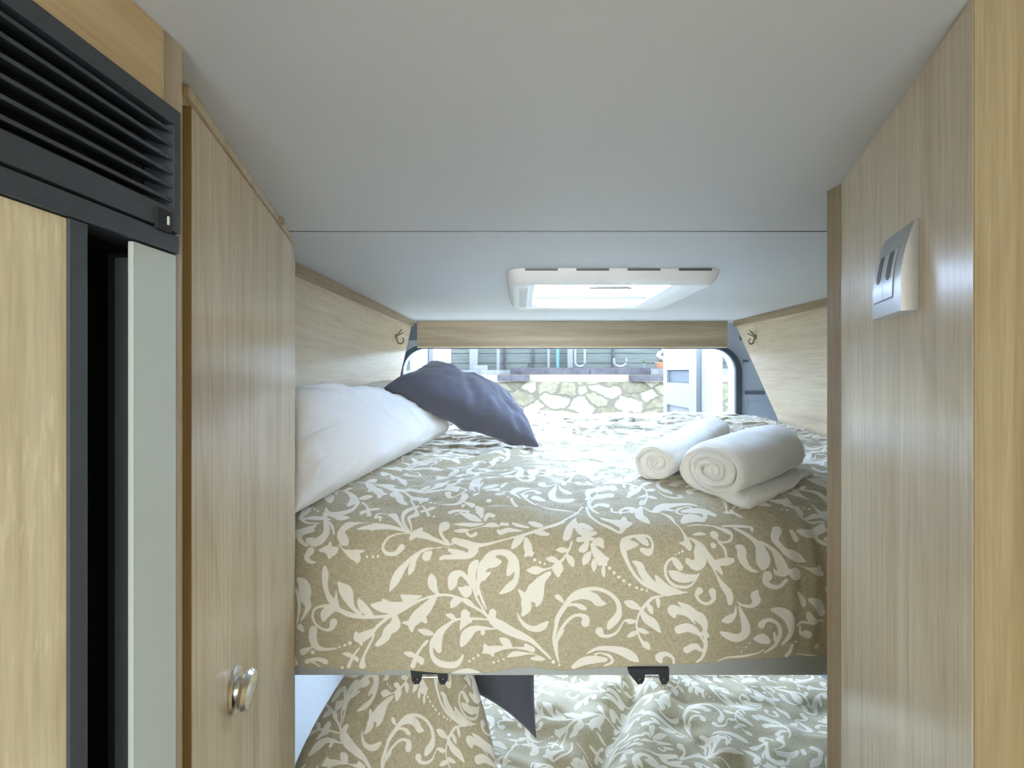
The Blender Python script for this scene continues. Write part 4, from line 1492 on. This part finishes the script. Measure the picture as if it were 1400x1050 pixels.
# ------------------------------------------------------------------ lower bunk
lb = thing('lower_bunk', 'lower bunk base below the grey bed rail', 'bed', W(0.25, 1.6, -1.6))
box('base', BX0, BX1, 1.0, 2.36, -1.59, -1.28, M['wood_H'], lb, 0.002)
box('front_board', BX0, BX1, 0.98, 0.9995, -1.59, -1.20, M['wood_X'], lb, 0.002)
tag(box('mattress', BX0 + 0.01, BX1 - 0.01, 1.005, 2.34, -1.279, -1.115, M['mattress'], None, 0.03), 'mattress of the lower bunk beneath the patterned bedspread', 'mattress')
nu2, ns2 = 420, 420
uu = np.linspace(-0.50, 1.01, nu2)
ss = np.linspace(0, 1.50, ns2)
U2, S2 = np.meshgrid(uu, ss)
d2 = np.where(S2 < 0.16, 0.965 + 0.02 * (S2 / 0.16) ** 2, 0.985 + (S2 - 0.16))
z2 = np.where(S2 < 0.16, -1.18 + S2, -1.02 + 0.0 * S2)
r2 = np.clip(1 - np.abs(S2 - 0.16) / 0.07, 0, 1)
z2 = z2 - 0.02 * r2 ** 2
d2 = d2 + 0.012 * r2 ** 2
h2 = 0.03 * vnoise(U2 * 4 + 0.6, S2 * 6, 61) + 0.035 * (np.abs(vnoise(U2 * 6 + 2 * vnoise(U2 * 3, S2 * 3, 64), S2 * 8, 62)) - 0.2) + 0.016 * vnoise(U2 * 15, S2 * 18, 63)
# a long valley running towards the back
h2 += -0.055 * np.exp(-((U2 - 0.10 - 0.55 * (S2 - 0.32)) / 0.035) ** 2) * np.clip((S2 - 0.18) / 0.06, 0, 1)
h2 += 0.03 * np.exp(-((U2 - 0.22 - 0.55 * (S2 - 0.32)) / 0.06) ** 2)
co2 = np.stack([U2, d2, ZC + z2 + h2 * np.clip((S2 - 0.1) / 0.1, 0, 1)], -1)
ri2 = np.unique(np.concatenate([np.arange(0, ns2, 6), [ns2 - 1]]))
ci2 = np.unique(np.concatenate([np.arange(0, nu2, 6), [nu2 - 1]]))
un2 = co2[np.ix_(ri2, ci2)].copy()
un2[..., 2] -= 0.014
f_a = grid_faces(ns2, nu2, 0)
f_b = grid_faces(un2.shape[0], un2.shape[1], ns2 * nu2, True)
at2 = np.concatenate([print_at(U2 + 0.21, S2 + 0.07).ravel(), np.full(un2.shape[0] * un2.shape[1], 20.0)])
spread = np_mesh('bedspread', np.concatenate([co2.reshape(-1, 3), un2.reshape(-1, 3)]), [f_a, f_b, rim(ns2, nu2, ri2, ci2, ns2 * nu2)], M['damask'], None, at2)
tag(spread, 'rumpled scroll-print bedspread on the lower bunk', 'bedspread')
sp = pillow('scatter_pillow', W(-0.495, 1.07, -0.87), W(-0.045, 1.10, -0.95), W(-0.160, 1.24, -0.625), W(-0.34, 1.26, -0.615), 0.078, M['damask'],
       'plump scroll-print pillow leaning at the left of the lower bunk', 'pillow', n=200, wr=0.004, seed=12, attr=True, pinch=-0.10, uvo=(0.1, 0.02))
lp = pillow('pillow', W(-0.485, 1.32, -0.95), W(-0.26, 1.36, -0.95), W(-0.28, 1.50, -0.64), W(-0.475, 1.48, -0.64), 0.05, M['white_cloth'],
       'white pillow on the lower bunk behind the scroll-print pillow', 'pillow', n=60, wr=0.003, seed=14)
lc = pillow('cushion', W(-0.16, 1.36, -0.86), W(0.040, 1.27, -0.935), W(0.055, 1.50, -0.68), W(-0.17, 1.58, -0.68), 0.05, M['slate_cloth'],
       'dark slate cushion hanging in shadow under the bed rail', 'cushion', n=70, wr=0.004, seed=16)

conform(wp, duv)
conform(cp, duv)
conform(cp, wp)
conform(gc, duv)
conform(gc, wp)
conform(gc, cp)
conform(t1, duv)
conform(t2, duv)
conform(sp, spread)
conform(lp, spread)
conform(lc, spread)

# ------------------------------------------------------------------ rear doors, standing open
for nm, hx, hd, ex, ed, sg in (('door_1', -0.530, 2.72, -0.500, 3.38, 1), ('door_2', 1.030, 2.72, 0.985, 3.36, -1)):
    a, b = Vector((hx, hd)), Vector((ex, ed))
    t = (b - a).normalized()
    LD = (b - a).length
    nn = Vector((t.y, -t.x)) * (1 if sg > 0 else -1)   # towards the opening

    def DW(u, v, w, a=a, t=t, nn=nn):
        p = a + t * u + nn * w
        return W(p.x, p.y, v)
    bm = bmesh.new()
    us_ = [0, 0.06, LD - 0.05, LD]
    grid_panel(bm, [0, LD], [-1.35, 0.30], 0.075, DW)
    r = struct(bm_obj(nm, bm, M['door_white'], None, True, 0.012, 3), 'white rear van door standing open on the %s' % ('left' if sg > 0 else 'right'), 'door')
    bm = bmesh.new()
    pu = [0.13, 0.24, 0.35, 0.56, 0.60, LD - 0.02] if False else [0.10, 0.20, 0.30, 0.46, 0.56, LD - 0.02]
    pv = [-1.25, -0.33, -0.205, -0.062, 0.020, 0.25]
    grid_panel(bm, pu, pv, 0.026, lambda u, v, w: DW(u, v, w + 0.029), [(1, 3), (2, 3), (3, 3), (1, 1), (2, 1), (3, 1)], 0.020)
    lin = bm_obj('door_lining', bm, M['door_trim'], r, False)
    for (v0, v1) in ((-0.06, 0.018),):
        bm = bmesh.new()
        add_poly_extrude(bm, [DW(0.205, v0 + 0.003, 0.011), DW(0.555, v0 + 0.003, 0.011), DW(0.555, v1 - 0.003, 0.011), DW(0.205, v1 - 0.003, 0.011)], Vector((nn.x, nn.y, 0)) * 0.002)
        bm_obj('door_pocket', bm, M['pocket'], lin)

# ------------------------------------------------------------------ outside: garden wall and what stands on it
struct(box('ground', -9, 9, 2.75, 12, -2.35, -2.25, M['ground'], None, 0))
WD = 5.40
wtop = (CY - 513) / F * WD
bm = bmesh.new()
nx, nz = 200, 80
gx = np.linspace(-6, 8, nx)
gz = np.linspace(-2.25, wtop - 0.075, nz)
GX, GZ = np.meshgrid(gx, gz)
GY = WD + 0.05 + 0.05 * vnoise(GX * 2.4, GZ * 4.2, 71) + 0.03 * vnoise(GX * 6, GZ * 9, 72)
cof = np.stack([GX, GY, ZC + GZ], -1).reshape(-1, 3)
cob = cof.copy()
cob[:, 1] = WD + 0.42
fw = np.concatenate([grid_faces(nz, nx, 0), grid_faces(nz, nx, nz * nx, True),
                     np.array([[(nz - 1) * nx + i, (nz - 1) * nx + i + 1, nz * nx + (nz - 1) * nx + i + 1, nz * nx + (nz - 1) * nx + i] for i in range(nx - 1)])])
gw = thing('garden_wall', 'cream rubble stone garden wall seen through the open rear doors', 'wall', W(0.5, WD, -2.25))
np_mesh('stonework', np.concatenate([cof, cob]), fw, M['stone'], gw)
box('mortar_bed', -6, 8, WD + 0.056, WD + 0.42, wtop - 0.075, wtop + 0.008, M['sand'], gw, 0.004)


def onwall(px0, px1, py0, py1, d0, depth, name, mat, label, cat, group=None, bevel=0.006):
    a, b = P(px0, py1, d0), P(px1, py0, d0)
    o = box(name, a.x, b.x, d0, d0 + depth, a.z - ZC, b.z - ZC, mat, None, bevel)
    tag(o, label, cat, group)
    return o


cz = wtop + 0.009
# coping slabs along the top, and two loose slates in front below them
cop = [(470, 622, 506, 511, 'slate_light', 'pale slate coping slab at the left end of the garden wall top'),
       (622.5, 698, 505, 511, 'slate_light', 'pale slate coping slab just above the dark cushion'),
       (698.5, 806, 502, 511, 'slate', 'dark slate coping slab right of the pale slabs'),
       (806.5, 889, 502, 511, 'slate', 'dark slate coping slab left of the terracotta pot'),
       (889.5, 1075, 503, 511, 'slate_light', 'pale slate coping slab under the terracotta pot')]
for a, b, c, e, mt, lab in cop:
    o = onwall(a, b, c, e, WD + 0.05, 0.33, 'coping_slab', M[mt], lab, 'slab', 'coping slabs on the garden wall', 0.008)
    o.location.z = ZC + cz
for a, b, lab in ((680, 724, 'small slate ledge left of centre projecting from the garden wall'), (863, 914, 'small slate ledge beside the right van door projecting from the garden wall')):
    onwall(a, b, 513, 521, WD - 0.06, 0.16, 'slate_ledge', M['slate'], lab, 'slab', 'slate ledges in the garden wall', 0.006)

ctop = cz + (511 - 502) / F * WD
FD = 6.10


def at(px, d):
    return (px - CX) / F * d


fz0, fz1 = -2.24, 0.36
fe = thing('plank_fence', 'weathered grey-green plank fence behind the garden wall', 'fence', W(0.5, FD, fz0))
for k in range(16):
    z0 = 0.36 - (k + 1) * 0.12
    if z0 < -1.2:
        break
    box('plank', -5.5, 7.5, FD + 0.01, FD + 0.035, z0 + 0.004, z0 + 0.118, M['planks'], fe, 0.003)
box('backing', -5.5, 7.5, FD + 0.036, FD + 0.046, fz0, 0.355, M['slate'], fe, 0)
for x in (612, 690, 728, 838, 905, 985):
    box('batten', at(x, FD) - 0.012, at(x, FD) + 0.012, FD - 0.02, FD + 0.009, fz0, fz1, M['slate'], fe, 0.003)


def post(px0, px1, d, mat, label, group=None, top=0.42):
    o = box('garden_post', at(px0, d), at(px1, d), d, d + 0.06, fz0, top, mat, None, 0.004)
    tag(o, label, 'post', group)


PDd = 5.95
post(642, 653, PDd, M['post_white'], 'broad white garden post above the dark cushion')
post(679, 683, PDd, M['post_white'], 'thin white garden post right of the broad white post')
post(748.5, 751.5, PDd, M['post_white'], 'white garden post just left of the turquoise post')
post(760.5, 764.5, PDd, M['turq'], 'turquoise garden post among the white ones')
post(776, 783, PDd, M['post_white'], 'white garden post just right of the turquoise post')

# white hooped planter legs / U-shaped hangers on the wall
for px, w_, hgt, lab in ((793, 13, 26, 'larger white metal hoop standing on the wall'), (848, 17, 12, 'smaller white metal hoop standing on the wall')):
    d = WD + 0.2
    bm = bmesh.new()
    pts = []
    zb = ctop + 0.006
    h_ = hgt / F * d
    ww = w_ / F * d / 2
    x = at(px, d)
    pts.append(W(x - ww, d, zb + h_))
    for q in range(11):
        an = math.pi + math.pi * q / 10
        pts.append(W(x + ww * math.cos(an), d, zb + min(ww, h_ * .6) * (1 + math.sin(an))))
    pts.append(W(x + ww, d, zb + h_))
    add_tube(bm, pts, 0.012)
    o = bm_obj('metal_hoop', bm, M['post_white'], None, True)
    tag(o, lab, 'hoop')
    zmin = min((o.matrix_basis @ v_.co).z for v_ in o.data.vertices)
    o.location.z += ZC + ctop + 0.001 - zmin
# white trough and little dark pot
d = WD + 0.2
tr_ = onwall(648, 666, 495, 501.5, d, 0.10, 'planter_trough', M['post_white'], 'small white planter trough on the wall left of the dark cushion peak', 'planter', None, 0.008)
tr_.location.z = ZC + cz + (511 - 505) / F * WD + 0.001


def pot(px, d, r, h, mat, label, plantmat=None, petals=False):
    x = at(px, d)
    zb = ctop + 0.001 if px < 889 else cz + (511 - 503) / F * WD + 0.001
    t = thing('flower_pot', label, 'pot', W(x, d, zb))
    bm = bmesh.new()
    add_lathe(bm, W(x, d, zb), Vector((0, 0, 1)), [(r * 0.7, 0), (r * 0.95, h * 0.8), (r * 1.08, h * 0.8), (r * 1.08, h), (r * 0.9, h), (r * 0.85, h * 0.85)], 20)
    bm_obj('pot', bm, mat, t, True)
    bm = bmesh.new()
    for q in range(16):
        a = q * 2.4
        l = h * (0.6 + 0.5 * random.random())
        dv = Vector((math.cos(a) * 0.6, math.sin(a) * 0.6, 1)).normalized()
        p0 = W(x, d, zb + h * 0.85)
        p1 = p0 + dv * l
        sd_ = dv.cross(Vector((0, 0, 1))).normalized() * 0.012
        mid = p0 + dv * l * 0.6
        th_ = dv.cross(sd_).normalized() * 0.002
        vs = [bm.verts.new(p) for p in (p0, mid + sd_ + th_, p1, mid - sd_ + th_)]
        bm.faces.new(vs)
        vs = [bm.verts.new(p) for p in (p0, mid + sd_ - th_, p1, mid - sd_ - th_)]
        bm.faces.new(vs[::-1])
    bm_obj('foliage', bm, plantmat or M['leaf'], t)
    if petals:
        for q in range(5):
            a = q * 1.3
            bm = bmesh.new()
            bmesh.ops.create_icosphere(bm, subdivisions=2, radius=0.022, matrix=Matrix.Translation(W(x + 0.03 * math.cos(a), d + 0.03 * math.sin(a), zb + h * 1.4 + 0.025 * q)))
            bm_obj('blossom', bm, M['petal'], t, True)


pot(724, WD + 0.15, 0.028, 0.035, M['slate'], 'small dark pot with leaves on the wall above the slate ledge')
pot(904, WD + 0.15, 0.062, 0.07, M['terra'], 'terracotta pot with pale blossom beside the right van door', petals=True)
pot(880, WD + 0.15, 0.02, 0.05, M['slate_light'], 'little grey pot left of the terracotta pot')

# ------------------------------------------------------------------ light
wld = bpy.data.worlds.new('overcast')
SC.world = wld
wld.use_nodes = True
nt = wld.node_tree
nt.nodes.clear()
wo = N(nt, 'ShaderNodeOutputWorld')
bg = N(nt, 'ShaderNodeBackground')
bg.inputs[0].default_value = (0.67, 0.825, 1.0, 1)
bg.inputs[1].default_value = 4.2
nt.links.new(bg.outputs[0], wo.inputs[0])


def area(name, loc, rot, sx, sy, power, col=(1, 1, 1), portal=False):
    l = bpy.data.lights.new(name, 'AREA')
    l.shape = 'RECTANGLE'
    l.size, l.size_y = sx, sy
    l.energy = power
    l.color = col
    o = bpy.data.objects.new(name, l)
    COL.objects.link(o)
    o.location = loc
    o.rotation_euler = rot
    if portal:
        l.cycles.is_portal = True
    return o


R90 = math.pi / 2
sl = bpy.data.lights.new('hazy_sun', 'SUN')
sl.energy = 22.0
sl.angle = math.radians(64)
sl.color = (0.64, 0.80, 1.0)
so = bpy.data.objects.new('hazy_sun', sl)
COL.objects.link(so)
so.location = (0.5, 8, 5)
so.rotation_euler = Vector((0.06, math.cos(math.radians(33)), math.sin(math.radians(33)))).to_track_quat('Z', 'Y').to_euler()
area('rear_portal', W(0.24, 2.62, -0.66), (-R90, 0, 0), 1.7, 1.6, 1, portal=True)
area('roof_portal', W(0.22, 1.44, 0.33), (0, 0, 0), 0.42, 0.42, 1, portal=True)
area('front_portal', W(0.25, -2.6, -0.65), (R90, 0, 0), 2.0, 1.75, 1, portal=True)
area('roof_fill', W(0.21, 1.43, 0.46), (0, 0, 0), 0.5, 0.5, 8, (0.70, 0.84, 1.0))  # added lamp above the hatch, boosts the light falling on the bed
# daylight from the windscreen, and the living-area ceiling lamp behind the camera
area('windscreen_daylight', W(0.0, -2.3, 0.0), (math.radians(70), 0, 0), 1.2, 0.7, 28, (1.0, 0.94, 0.79))
area('cabin_lamp', W(0.02, -0.75, 0.20), (math.radians(42), 0, 0), 0.45, 0.25, 5.5, (1.0, 0.90, 0.66))

# ------------------------------------------------------------------ camera and view
cam = bpy.data.cameras.new('camera')
cam.sensor_fit = 'HORIZONTAL'
cam.sensor_width = 36
cam.lens = F / 1400 * 36
cam.shift_x = -(CX - 700) / 1400
cam.shift_y = (CY - 525) / 1400
cam.clip_start = 0.01
cam.clip_end = 200
co_ = bpy.data.objects.new('camera', cam)
COL.objects.link(co_)
co_.location = (0, 0, ZC)
co_.rotation_euler = (R90, 0, 0)
SC.camera = co_
vs = SC.view_settings
vs.view_transform = 'Standard'
vs.look = 'None'
vs.gamma = 1
vs.exposure = 0.45
try:
    vs.use_curve_mapping = False
except Exception:
    pass
